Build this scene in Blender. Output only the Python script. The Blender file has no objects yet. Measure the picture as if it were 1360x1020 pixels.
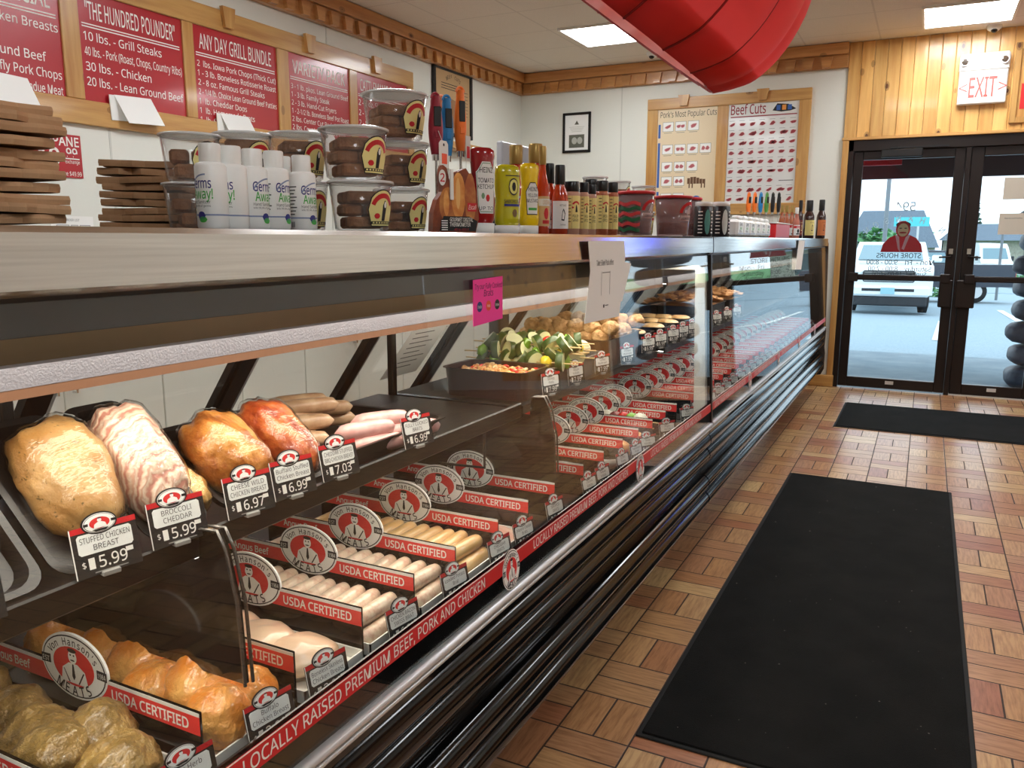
import bpy, bmesh, math, random
from mathutils import Vector, Matrix, noise
import numpy as np
random.seed(7)
S = bpy.context.scene
COL = S.collection
PI = math.pi

# ------------------------------------------------------------------ camera
YAW, PITCH, ROLL, FPX, CAMH = .468, .1767, .002, 1075.0, 1.36
_cy, _sy, _cp, _sp = math.cos(YAW), math.sin(YAW), math.cos(PITCH), math.sin(PITCH)
_F = Vector((-_sy*_cp, _cy*_cp, -_sp)); _R = Vector((_cy, _sy, 0)); _U = _R.cross(_F)
_R2 = _R*math.cos(ROLL)+_U*math.sin(ROLL); _U2 = _U*math.cos(ROLL)-_R*math.sin(ROLL)
cam_d = bpy.data.cameras.new('camera'); cam = bpy.data.objects.new('camera', cam_d); COL.objects.link(cam)
cam_d.sensor_width = 36; cam_d.lens = 36*FPX/1360; cam_d.clip_start = .02; cam_d.clip_end = 400
m = Matrix((_R2, _U2, -_F)).transposed().to_4x4(); m.translation = (0, 0, CAMH); cam.matrix_world = m
S.camera = cam
# ------------------------------------------------------------------ sky and exposure
S.view_settings.view_transform = 'Standard'; S.view_settings.look = 'None'
S.view_settings.gamma = 1; S.view_settings.use_curve_mapping = False
S.view_settings.exposure = 0.78
w = bpy.data.worlds.new('overcast_sky'); S.world = w; w.use_nodes = True
w.node_tree.nodes['Background'].inputs[0].default_value = (.80, .91, 1, 1)
w.node_tree.nodes['Background'].inputs[1].default_value = 1.45
PANEL_E = 15.0        # ceiling fluorescent panels
CASE_E = 8.5         # tubes under the canopy of the case
try:
    S.cycles.max_bounces = 10; S.cycles.transparent_max_bounces = 24; S.cycles.caustics_reflective = False
    S.cycles.caustics_refractive = False; S.cycles.sample_clamp_indirect = 6
except Exception: pass

# ------------------------------------------------------------------ helpers
def at(px, py, ax, v):
    """point where the sight line of photo pixel (px,py) meets the plane ax=v"""
    d = _R2*(px-680)+_U2*(510-py)+_F*FPX
    i = 'xyz'.index(ax); o = Vector((0, 0, CAMH))
    return o+d*((v-o[i])/d[i])
def lin(c):
    return tuple(((x/255)/12.92 if x/255 <= .04045 else ((x/255+.055)/1.055)**2.4) for x in c)+(1,)
class NT:
    def __init__(s, name):
        s.m = bpy.data.materials.new(name); s.m.use_nodes = True; s.t = s.m.node_tree
        s.t.nodes.clear(); s.out = s.t.nodes.new('ShaderNodeOutputMaterial')
    def n(s, typ, **k):
        x = s.t.nodes.new('ShaderNode'+typ)
        for a, b in k.items(): setattr(x, a, b)
        return x
    def set(s, sock, v):
        if hasattr(v, 'is_output') : s.t.links.new(v, sock)
        elif v is not None: sock.default_value = v
    def math(s, op, a, b=None, c=None):
        x = s.n('Math', operation=op)
        for i, v in enumerate((a, b, c)):
            if v is not None: s.set(x.inputs[i], v)
        return x.outputs[0]
    def mix(s, f, a, b):
        x = s.n('Mix', data_type='RGBA'); s.set(x.inputs[0], f); s.set(x.inputs[6], a); s.set(x.inputs[7], b)
        return x.outputs[2]
    def coord(s, sc=(1, 1, 1), loc=(0, 0, 0)):
        tc = s.n('TexCoord'); mp = s.n('Mapping'); mp.inputs['Scale'].default_value = sc; mp.inputs['Location'].default_value = loc
        s.t.links.new(tc.outputs['Object'], mp.inputs[0]); return mp.outputs[0]
    def noise(s, vec, scale, detail=3, rough=.55):
        x = s.n('TexNoise'); s.set(x.inputs['Vector'], vec); x.inputs['Scale'].default_value = scale
        x.inputs['Detail'].default_value = detail; x.inputs['Roughness'].default_value = rough; return x.outputs[0]
    def ramp(s, f, stops):
        x = s.n('ValToRGB'); s.set(x.inputs[0], f); e = x.color_ramp.elements
        while len(e) < len(stops): e.new(.5)
        for k, (p, c) in enumerate(stops): e[k].position = p; e[k].color = lin(c)
        return x.outputs[0]
    def bsdf(s, col, rough=.5, metal=0, spec=.5, coat=0, bump=None, emit=None, sss=0):
        b = s.n('BsdfPrincipled'); s.set(b.inputs['Base Color'], col); s.set(b.inputs['Roughness'], rough)
        s.set(b.inputs['Metallic'], metal); b.inputs['Specular IOR Level'].default_value = spec
        b.inputs['Coat Weight'].default_value = coat; b.inputs['Coat Roughness'].default_value = .08
        if sss: b.inputs['Subsurface Weight'].default_value = sss; b.inputs['Subsurface Radius'].default_value = (.012, .005, .003); b.inputs['Subsurface Scale'].default_value = 1
        if bump:
            bn = s.n('Bump'); s.set(bn.inputs['Height'], bump[0]); bn.inputs['Strength'].default_value = bump[1]
            bn.inputs['Distance'].default_value = bump[2] if len(bump) > 2 else .01
            s.t.links.new(bn.outputs[0], b.inputs['Normal'])
        if emit: s.set(b.inputs['Emission Color'], emit[0]); b.inputs['Emission Strength'].default_value = emit[1]
        s.t.links.new(b.outputs[0], s.out.inputs[0]); return s.m
MATS = {}
def mat(name, col, rough=.5, metal=0, spec=.5, coat=0, var=None, bump=None, emit=0, sss=0):
    """plain or noise-mottled surface. var=(scale,colour2,lo,hi,stretch)  bump=(scale,strength)"""
    if name in MATS: return MATS[name]
    t = NT(name); c = lin(col); bp = None
    if var:
        st = var[4] if len(var) > 4 else (1, 1, 1)
        f = t.noise(t.coord(st), var[0], 4)
        c = t.ramp(f, [(var[2], col), (var[3], var[1])])
    if bump: bp = (t.noise(t.coord(), bump[0], 4), bump[1], bump[2] if len(bump) > 2 else .01)
    MATS[name] = t.bsdf(c, rough, metal, spec, coat, bp, (lin(col), emit) if emit else None, sss)
    return MATS[name]
def glass(name, tint=(1, 1, 1, 1), rough=.0, ior=1.45, haze=0.0, hcol=(1, 1, 1, 1), wrinkle=None):
    if name in MATS: return MATS[name]
    t = NT(name); tr = t.n('BsdfTransparent'); tr.inputs[0].default_value = tint
    gl = t.n('BsdfGlossy'); gl.inputs['Roughness'].default_value = rough
    if wrinkle:
        bn = t.n('Bump'); t.set(bn.inputs['Height'], t.noise(t.coord((1, .35, 1)), wrinkle[0], 3)); bn.inputs['Strength'].default_value = wrinkle[1]; bn.inputs['Distance'].default_value = .01
        t.t.links.new(bn.outputs[0], gl.inputs['Normal'])
    lw = t.n('LayerWeight'); lw.inputs[0].default_value = .5
    f0 = ((ior-1)/(ior+1))**2; fres = t.math('MULTIPLY_ADD', t.math('POWER', lw.outputs['Facing'], 5), 1-f0, f0)
    base = tr.outputs[0]
    if haze:
        df = t.n('BsdfDiffuse'); df.inputs[0].default_value = hcol
        mh = t.n('MixShader'); mh.inputs[0].default_value = haze
        t.t.links.new(base, mh.inputs[1]); t.t.links.new(df.outputs[0], mh.inputs[2]); base = mh.outputs[0]
    mx = t.n('MixShader'); t.t.links.new(fres, mx.inputs[0]); t.t.links.new(base, mx.inputs[1])
    t.t.links.new(gl.outputs[0], mx.inputs[2]); t.t.links.new(mx.outputs[0], t.out.inputs[0])
    MATS[name] = t.m; return t.m
def cloth_translucent(name, col, tr=.45):
    t = NT(name); d = t.n('BsdfPrincipled'); d.inputs['Base Color'].default_value = lin(col); d.inputs['Roughness'].default_value = .4
    b = t.n('BsdfTranslucent'); b.inputs[0].default_value = lin(col); mx = t.n('MixShader'); mx.inputs[0].default_value = tr
    t.t.links.new(d.outputs[0], mx.inputs[1]); t.t.links.new(b.outputs[0], mx.inputs[2]); t.t.links.new(mx.outputs[0], t.out.inputs[0])
    MATS[name] = t.m; return t.m
def pine(ax, name, light=(222, 172, 104), dark=(186, 128, 66), knots=.35):
    t = NT(name); st = [22, 22, 22]; st['xyz'.index(ax)] = 1.6
    g = t.noise(t.coord(st), 1.0, 5, .6)
    c = t.ramp(g, [(.3, dark), (.62, light)])
    isl = t.n('NewGeometry').outputs['Random Per Island']
    v = t.math('MULTIPLY_ADD', isl, .35, .80)
    hs = t.n('HueSaturation'); t.set(hs.inputs['Value'], v); t.set(hs.inputs['Color'], c)
    vs = [9, 9, 9]; vs['xyz'.index(ax)] = 5
    vo = t.n('TexVoronoi'); t.set(vo.inputs['Vector'], t.coord(vs, (3.1, .7, 1.9))); vo.inputs['Scale'].default_value = 1
    sep = t.n('SeparateColor'); t.t.links.new(vo.outputs['Color'], sep.inputs[0])
    keep = t.math('LESS_THAN', sep.outputs[0], knots)
    near = t.math('LESS_THAN', vo.outputs['Distance'], .11)
    halo = t.math('MULTIPLY', t.math('LESS_THAN', vo.outputs['Distance'], .2), .45)
    k = t.math('MULTIPLY', keep, t.math('MAXIMUM', near, halo))
    c2 = t.mix(k, hs.outputs[0], lin((92, 52, 24)))
    MATS[name] = t.bsdf(c2, .32, 0, .5, .25, (g, .06)); return MATS[name]

class MB:
    def __init__(s): s.v = []; s.f = []; s.m = []; s.s = []
    def add(s, vs, fs, mi=0, sm=False, M=None):
        o = len(s.v)
        for p in vs: s.v.append(tuple(M @ Vector(p)) if M is not None else tuple(p))
        for f in fs: s.f.append([i+o for i in f]); s.m.append(mi); s.s.append(sm)
        return s
    def box(s, x0, x1, y0, y1, z0, z1, mi=0, b=0, M=None):
        if x0 > x1: x0, x1 = x1, x0
        if y0 > y1: y0, y1 = y1, y0
        if z0 > z1: z0, z1 = z1, z0
        b = min(b, (x1-x0)*.45, (y1-y0)*.45, (z1-z0)*.45)
        if b <= 0:
            v = [(x, y, z) for z in (z0, z1) for y in (y0, y1) for x in (x0, x1)]
            f = [(0, 2, 3, 1), (4, 5, 7, 6), (0, 1, 5, 4), (2, 6, 7, 3), (0, 4, 6, 2), (1, 3, 7, 5)]
            return s.add(v, f, mi, False, M)
        lo = (x0, y0, z0); hi = (x1, y1, z1); v = []; idx = {}
        for cx in (0, 1):
            for cy in (0, 1):
                for cz in (0, 1):
                    c = (cx, cy, cz)
                    for a in range(3):
                        p = [(hi[k]-b if c[k] else lo[k]+b) for k in range(3)]
                        p[a] = hi[a] if c[a] else lo[a]
                        idx[c, a] = len(v); v.append(p)
        f = []
        for a in range(3):
            o1, o2 = [k for k in range(3) if k != a]
            for sd in (0, 1):
                q = []
                for (i, j) in ((0, 0), (1, 0), (1, 1), (0, 1)):
                    c = [0, 0, 0]; c[a] = sd; c[o1] = i; c[o2] = j; q.append(idx[tuple(c), a])
                f.append(q)
        for a in range(3):
            o1, o2 = [k for k in range(3) if k != a]
            for i in (0, 1):
                for j in (0, 1):
                    c0 = [0, 0, 0]; c0[o1] = i; c0[o2] = j; c1 = list(c0); c1[a] = 1
                    f.append([idx[tuple(c0), o1], idx[tuple(c1), o1], idx[tuple(c1), o2], idx[tuple(c0), o2]])
        for cx in (0, 1):
            for cy in (0, 1):
                for cz in (0, 1): f.append([idx[(cx, cy, cz), a] for a in range(3)])
        return s.add(v, f, mi, False, M)
    def rings(s, rs, mi=0, sm=True, caps=True, closed=True, M=None):
        n = len(rs[0]); v = [p for r in rs for p in r]; f = []
        for i in range(len(rs)-1):
            for j in range(n if closed else n-1):
                k = (j+1) % n; f.append((i*n+j, i*n+k, (i+1)*n+k, (i+1)*n+j))
        s.add(v, f, mi, sm, M)
        if caps:
            s.add(rs[0], [list(range(n))[::-1]], mi, False, M); s.add(rs[-1], [list(range(n))], mi, False, M)
        return s
    def lathe(s, prof, c=(0, 0, 0), seg=20, mi=0, sm=True, sq=(1, 1), caps=True, M=None):
        rs = [[(c[0]+r*sq[0]*math.cos(2*PI*k/seg), c[1]+r*sq[1]*math.sin(2*PI*k/seg), c[2]+z) for k in range(seg)] for r, z in prof]
        return s.rings(rs, mi, sm, caps, True, M)
    def cyl(s, p0, p1, r0, r1=None, seg=12, mi=0, sm=True, caps=True):
        return s.tube([p0, p1], [r0, r0 if r1 is None else r1], seg, mi, sm, caps)
    def tube(s, pts, r, seg=10, mi=0, sm=True, caps=True, sq=1.0, M=None):
        pts = [Vector(p) for p in pts]; n = len(pts); rs = []
        if not hasattr(r, '__len__'): r = [r]*n
        up = None
        for i, p in enumerate(pts):
            t = (pts[min(i+1, n-1)]-pts[max(i-1, 0)]).normalized()
            if up is None:
                up = Vector((0, 0, 1)) if abs(t.z) < .9 else Vector((1, 0, 0))
            a = t.cross(up).normalized(); b = a.cross(t).normalized(); up = b
            rs.append([tuple(p+a*(r[i]*math.cos(2*PI*k/seg))+b*(r[i]*sq*math.sin(2*PI*k/seg))) for k in range(seg)])
        return s.rings(rs, mi, sm, caps, True, M)
    def extr(s, poly, M, w0, w1, mi=0, sm=False):
        """prism over a 2-D outline in the plane of M, from height w0 to w1"""
        n = len(poly)
        v = [(a, b, w0) for a, b in poly]+[(a, b, w1) for a, b in poly]
        f = [list(range(n))[::-1], list(range(n, 2*n))]
        s.add(v, f, mi, False, M)
        s.add(v, [(i, (i+1) % n, n+(i+1) % n, n+i) for i in range(n)], mi, sm, M); return s
    def flat(s, poly, M, w, mi=0):
        return s.add([(a, b, w) for a, b in poly], [list(range(len(poly)))], mi, False, M)
    def text(s, body, M, cx, cy, h, width=None, w=.0004, mi=0, bold=0, align='C', slant=0):
        vs, fs, bb = glyphs(body, bold)
        sy = h/.70; sx = sy*.92
        tw = bb[1]-bb[0]
        if width: sx = min(sx, width/max(tw, 1e-6)) if width > 0 else -width/max(tw, 1e-6)
        off = {'C': -(bb[0]+bb[1])/2, 'L': -bb[0], 'R': -bb[1]}[align]
        s.add([(cx+(x+off)*sx+slant*y*sy, cy+(y-.35)*sy, w) for x, y in vs], fs, mi, False, M); return s
    def arctext(s, body, M, rx, ry, a0, a1, h, w=.0004, mi=0, bold=.02, cx=0, cy=0):
        n = len(body)
        for i, ch in enumerate(body):
            if ch == ' ': continue
            a = a0+(a1-a0)*(i/(n-1) if n > 1 else .5); vs, fs, bb = glyphs(ch, bold); sy = h/.7
            dr = 1 if a1 < a0 else -1
            tx, ty = dr*rx*math.sin(a), -dr*ry*math.cos(a); L = math.hypot(tx, ty); tx /= L; ty /= L
            ox, oy = cx+rx*math.cos(a), cy+ry*math.sin(a); mid = (bb[0]+bb[1])/2
            s.add([(ox+(x-mid)*sy*.9*tx-(y-.35)*sy*ty, oy+(x-mid)*sy*.9*ty+(y-.35)*sy*tx, w) for x, y in vs], fs, mi, False, M)
        return s
    def blob(s, c, r, amp=.12, fr=2.2, seed=0, rz=0, seg=(22, 14), mi=0, flat=-9, ry=0, pn=2.0):
        """lumpy ellipsoid (meat, food, foliage mass)"""
        R = Matrix.Rotation(rz, 3, 'Z') @ Matrix.Rotation(ry, 3, 'Y'); rs = []; c = Vector(c)
        sv = Vector((seed*3.7, seed*1.3, seed*2.1))
        for i in range(seg[1]+1):
            t = PI*i/seg[1]; ring = []
            for k in range(seg[0]):
                a = 2*PI*k/seg[0]; d = Vector((math.sin(t)*math.cos(a), math.sin(t)*math.sin(a), -math.cos(t)))
                q = (abs(d.x)**pn+abs(d.y)**pn+abs(d.z)**pn)**(-1/pn) if pn != 2 else 1
                q *= 1+amp*(noise.noise(d*fr*.6+sv)*1.2+.6*noise.noise(d*fr*1.7+sv))
                p = Vector((d.x*r[0]*q, d.y*r[1]*q, d.z*r[2]*q)); p.z = max(p.z, flat*r[2])
                ring.append(tuple(c+R @ p))
            rs.append(ring)
        return s.rings(rs, mi, True, False)
    def build(s, name, mats, parent=None, loc=None, label=None, cat=None, group=None, kind=None, w=False):
        me = bpy.data.meshes.new(name)
        o3 = Vector((0, 0, 0))
        if parent is not None and w: o3 = ABS[parent.name]
        if parent is None and loc is not None and w: o3 = Vector(loc)
        me.from_pydata([(p[0]-o3.x, p[1]-o3.y, p[2]-o3.z) for p in s.v], [], s.f)
        me.polygons.foreach_set('material_index', s.m); me.polygons.foreach_set('use_smooth', s.s)
        for x in (mats if isinstance(mats, (list, tuple)) else [mats]): me.materials.append(x)
        bm = bmesh.new(); bm.from_mesh(me); bmesh.ops.recalc_face_normals(bm, faces=bm.faces)
        bm.to_mesh(me); bm.free()
        o = bpy.data.objects.new(name, me); COL.objects.link(o)
        if parent is not None:
            o.parent = parent
            if loc is not None: o.location = loc
            ABS[o.name] = ABS[parent.name] if w else ABS[parent.name]+Vector(loc or (0, 0, 0))
        else:
            if loc is not None: o.location = loc
            ABS[o.name] = Vector(loc or (0, 0, 0))
        tag(o, label, cat, group, kind); return o
ABS = {}
def tag(o, label=None, cat=None, group=None, kind=None):
    if label: o['label'] = label
    if cat: o['category'] = cat
    if group: o['group'] = group
    if kind: o['kind'] = kind
def thing(name, label, cat, loc=(0, 0, 0), rz=0, group=None):
    o = bpy.data.objects.new(name, None); COL.objects.link(o); o.empty_display_size = .05
    o.location = loc; o.rotation_euler = (0, 0, rz); ABS[o.name] = Vector(loc); tag(o, label, cat, group); return o
def dup(root, loc, rz=None, label=None, group=None, scale=None):
    def cp(o, par):
        c = o.copy(); COL.objects.link(c); c.parent = par
        for ch in list(o.children): cp(ch, c)
        return c
    r = cp(root, None); r.location = loc
    if rz is not None: r.rotation_euler = (0, 0, rz)
    if label: r['label'] = label
    if group: r['group'] = group
    if scale: r.scale = scale
    ABS[r.name] = Vector(loc); return r
def plane(o, u, v):
    u = Vector(u).normalized(); v = Vector(v).normalized(); n = u.cross(v)
    M = Matrix((u, v, n)).transposed().to_4x4(); M.translation = Vector(o); return M
def ell(a, b, n=32, cx=0, cy=0): return [(cx+a*math.cos(2*PI*k/n), cy+b*math.sin(2*PI*k/n)) for k in range(n)]
def rect(x0, x1, y0, y1): return [(x0, y0), (x1, y0), (x1, y1), (x0, y1)]
_G = {}
def sans():
    try:
        return bpy.data.fonts.load(bpy.utils.system_resource('DATAFILES', path='fonts')+'/NotoSansHebrew-Regular.woff2', check_existing=True)
    except Exception: return None
SANS = sans()
def glyphs(body, bold=0):
    k = (body, round(bold, 3))
    if k in _G: return _G[k]
    cu = bpy.data.curves.new('type', 'FONT'); cu.body = body; cu.resolution_u = 2; cu.fill_mode = 'FRONT'; cu.offset = bold*.5
    if SANS: cu.font = SANS
    ob = bpy.data.objects.new('type', cu); COL.objects.link(ob)
    dg = bpy.context.evaluated_depsgraph_get(); me = bpy.data.meshes.new_from_object(ob.evaluated_get(dg))
    kk = .70/.573 if SANS else .70/.682
    vs = [(v.co.x*kk, v.co.y*kk) for v in me.vertices]; fs = [list(p.vertices) for p in me.polygons]
    bpy.data.objects.remove(ob); bpy.data.curves.remove(cu); bpy.data.meshes.remove(me)
    xs = [a for a, b in vs] or [0, 0.01]
    _G[k] = (vs, fs, (min(xs), max(xs))); return _G[k]
# ------------------------------------------------------------------ materials
pine_x = pine('x', 'pine_along_x', (206, 150, 92), (176, 116, 62)); pine_y = pine('y', 'pine_along_y', (206, 150, 92), (176, 116, 62))
pine_z = pine('z', 'pine_plank', (232, 184, 112), (205, 148, 78), .6); frame_x = pine('x', 'pine_frame_x', (214, 166, 98), (186, 130, 68), .25)
frame_y = pine('y', 'pine_frame_y', (214, 166, 98), (186, 130, 68), .25); frame_z = pine('z', 'pine_frame_z', (214, 166, 98), (186, 130, 68), .3)
white_wall = mat('painted_wall', (226, 226, 216), .55, bump=(60, .03))
seam_m = mat('wall_seam', (206, 206, 196), .6)
black = mat('black_plastic', (16, 15, 15), .35)
gloss_black = mat('gloss_black', (9, 8, 8), .08, spec=.5)
bumper_black = mat('bumper_black', (8, 8, 8), .13, spec=.4)
black_matte = mat('black_matte', (20, 19, 19), .7)
white_plastic = mat('white_plastic', (238, 238, 234), .35)
paper = mat('paper_white', (240, 239, 234), .7)
ink = mat('printed_black', (24, 22, 22), .6)
grey_ink = mat('printed_grey', (110, 110, 108), .6)
red_ink = mat('printed_red', (205, 36, 42), .4)
white_ink = mat('printed_white', (242, 238, 230), .5)
cream_ink = mat('printed_cream', (240, 226, 150), .5)
blue_ink = mat('printed_blue', (46, 92, 168), .5)
green_ink = mat('printed_green', (70, 170, 70), .5)
navy_ink = mat('printed_navy', (44, 44, 120), .5)
steel = mat('brushed_steel', (226, 224, 220), .13, 1.0, var=(3, (206, 203, 198), .35, .7, (40, 1, 60)))
alu = mat('aluminium', (206, 205, 204), .3, .35)
chrome = mat('chrome', (215, 214, 212), .1, 1.0)
dark_alu = mat('bronze_aluminium', (38, 30, 27), .35, .4)
case_white = mat('enamel_white', (232, 230, 222), .3)
case_glass = glass('case_glass', (.97, .985, .98, 1), 0, 1.5)
door_glass = glass('door_glass', (.93, .98, 1, 1), 0, 1.35)
tub_plastic = glass('clear_plastic', (.98, .975, .97, 1), .1, 1.35, .05, (.9, .9, .88, 1))
lid_plastic = glass('lid_plastic', (.97, .97, .96, 1), .12, 1.45, .6, (.95, .95, .94, 1))
film = glass('cling_film', (.985, .985, .98, 1), .03, 1.4, wrinkle=(42, .5))

def floor_material():
    t = NT('wood_look_pavers'); s = .2065
    tc = t.n('TexCoord'); sp = t.n('SeparateXYZ'); t.t.links.new(tc.outputs['Object'], sp.inputs[0])
    u = t.math('DIVIDE', t.math('ADD', sp.outputs[0], .824), s); v = t.math('DIVIDE', t.math('SUBTRACT', sp.outputs[1], 2.135), s)
    cu = t.math('FLOOR', u); cv = t.math('FLOOR', v); fu = t.math('SUBTRACT', u, cu); fv = t.math('SUBTRACT', v, cv)
    par = t.math('FLOORED_MODULO', t.math('ADD', cu, cv), 2)          # 0: planks along x
    inv = t.math('SUBTRACT', 1, par)
    al = t.math('ADD', t.math('MULTIPLY', fu, inv), t.math('MULTIPLY', fv, par))
    ac = t.math('MULTIPLY', t.math('ADD', t.math('MULTIPLY', fv, inv), t.math('MULTIPLY', fu, par)), 2)
    ix = t.math('FLOOR', ac); fa = t.math('SUBTRACT', ac, ix)
    ed = lambda f, k: t.math('MULTIPLY', t.math('MINIMUM', f, t.math('SUBTRACT', 1, f)), k)
    d = t.math('MINIMUM', ed(al, s), ed(fa, s/2))
    grout = t.math('LESS_THAN', d, .0028)
    cb = t.n('CombineXYZ'); t.set(cb.inputs[0], cu); t.set(cb.inputs[1], cv); t.set(cb.inputs[2], ix)
    wn = t.n('TexWhiteNoise'); t.set(wn.inputs[0], cb.outputs[0])
    base = t.ramp(wn.outputs[0], [(0, (164, 104, 74)), (.25, (184, 136, 92)), (.5, (198, 158, 110)), (.75, (176, 128, 92)), (1, (210, 176, 124))])
    gv = t.n('CombineXYZ'); t.set(gv.inputs[0], t.math('MULTIPLY', al, 1.1)); t.set(gv.inputs[1], t.math('MULTIPLY', fa, 5.0))
    t.set(gv.inputs[2], t.math('MULTIPLY', wn.outputs[0], 40))
    g = t.noise(gv.outputs[0], 2.2, 4, .6)
    gr = t.ramp(g, [(.3, (188, 168, 150)), (.6, (255, 255, 255))])
    mu = t.n('Mix', data_type='RGBA', blend_type='MULTIPLY'); mu.inputs[0].default_value = .8
    t.set(mu.inputs[6], base); t.set(mu.inputs[7], gr)
    c = t.mix(grout, mu.outputs[2], lin((52, 32, 22)))
    h = t.math('MINIMUM', t.math('MULTIPLY', d, 250), 1)
    r = t.math('MULTIPLY_ADD', grout, .4, .3)
    return t.bsdf(c, r, 0, .5, 0, (h, .25, .004))
pavers = floor_material()
def mat_rug():
    t = NT('mat_pile'); f = t.noise(t.coord(), 420, 2); g = t.noise(t.coord(), 5, 3)
    c = t.ramp(g, [(.35, (14, 14, 13)), (.7, (24, 23, 22))])
    sp = t.math('GREATER_THAN', t.noise(t.coord(), 70, 1), .80)
    c = t.mix(sp, c, lin((120, 116, 108)))
    return t.bsdf(c, .95, 0, .15, 0, (f, .6, .004))
pile = mat_rug(); rubber = mat('rubber_edge', (22, 22, 21), .75, spec=.3)

# ------------------------------------------------------------------ room shell
XL, XR, YB, YD, ZC = -3.985, 3.7, -3.2, 8.08, 3.07
MB().box(XL-.1, XR+.1, YB-.1, YD+.02, -.06, 0).build('floor', pavers, kind='structure')
def ceil_mat():
    t = NT('ceiling_tile'); tc = t.n('TexCoord'); sp = t.n('SeparateXYZ'); t.t.links.new(tc.outputs['Object'], sp.inputs[0])
    def ln(o, off, per):
        f = t.math('FRACT', t.math('DIVIDE', t.math('ADD', o, off), per)); return t.math('LESS_THAN', f, .014/per)
    g = t.math('MAXIMUM', ln(sp.outputs[0], 10.88, .61), ln(sp.outputs[1], 5.71, .61))
    n = t.noise(t.coord(), 160, 3); c = t.ramp(n, [(.35, (226, 218, 206)), (.7, (238, 231, 220))])
    c = t.mix(g, c, lin((216, 208, 197)))
    return t.bsdf(c, .9, 0, .2, 0, (n, .15))
MB().box(XL-.1, XR+.1, YB-.1, YD+.1, ZC, ZC+.1).build('ceiling', ceil_mat(), kind='structure')
wl = MB().box(XL-.1, XL, YB, YD, 0, ZC)
for k, y in enumerate((3.06, 4.9, 6.9)): wl.box(XL-.001, XL+.002, y, y+.012, .9, ZC-.2, 1)
wl.build('wall_left', [white_wall, seam_m], kind='structure')
pb = MB(); y = YB
while y < YD:
    pb.box(XR, XR+.1, y+.001, min(y+.139, YD), 0, 1.15, 0, .005); y += .14
pb.box(XR+.01, XR+.1, YB, YD, 1.15, ZC, 1)
pb.build('wall_right', [pine('z', 'unseen_dark_wainscot', (150, 100, 56), (110, 70, 36), .5), white_wall], kind='structure')  # unseen lower boards added dark, to deepen reflections in the case glass
MB().box(XL, XR, YB-.1, YB, 0, ZC).build('wall_back', white_wall, kind='structure')
wf = MB().box(XL, -.745, YD, YD+.14, 0, ZC)
wf.box(-2.86, -2.848, YD-.002, YD, .9, ZC-.2, 1)
wf.box(-.745, 1.42, YD, YD+.14, 2.26, ZC).box(2.75, XR, YD, YD+.14, 0, ZC).box(1.42, 2.75, YD, YD+.14, 0, ZC)
wf.build('wall_front', [white_wall, seam_m], kind='structure')
# pine boards over the doors, tongue and groove, each board an island
pb = MB(); x = -.75; i = 0
while x < 2.7:
    w_ = .1045
    z0 = 2.26 if x < 1.41 else 0.1
    pb.box(x+.001, min(x+w_-.001, 2.75), YD-.018, YD, z0, ZC-.001, 0, .004); x += w_
pb.build('trim_1', pine_z, kind='structure')
tr = MB().box(-.76, 1.42, YD-.034, YD, 2.235, 2.262, 0, .004)
tr.build('trim_2', frame_x, kind='structure')
MB().box(-.752, -.700, YD-.03, YD+.1, 0, 2.235, 0, .004).build('trim_3', frame_z, kind='structure')
MB().box(-1.0, -.69, YD-.045, YD, 0, .11, 0, .006).build('baseboard_front', frame_x, kind='structure')
# crown mouldings with keystone blocks
def crown(name, mt, a, b, axis):
    c = MB()
    def bx(t0, t1, d0, d1, z0, z1, bv=.004):
        if axis == 'y': c.box(XL+d0, XL+d1, t0, t1, z0, z1, 0, bv)
        else: c.box(t0, t1, YD-d1, YD-d0, z0, z1, 0, bv)
    bx(a, b, 0, .05, ZC-.21, ZC-.015); bx(a, b, .05, .085, ZC-.10, ZC-.005)
    t = a+.06
    while t < b-.1:
        q = [(t-.05, ZC-.115), (t+.05, ZC-.115), (t+.033, ZC-.205), (t-.033, ZC-.205)]
        if axis == 'y': c.extr(q, plane((XL+.05, 0, 0), (0, 1, 0), (0, 0, 1)), 0, .032)
        else: c.extr(q, plane((0, YD-.05, 0), (1, 0, 0), (0, 0, 1)), 0, .032)
        t += .155
    c.build(name, mt, kind='structure')
crown('trim_4', pine_y, YB, YD, 'y'); crown('trim_5', pine_x, XL+.05, -.75, 'x')

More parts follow.
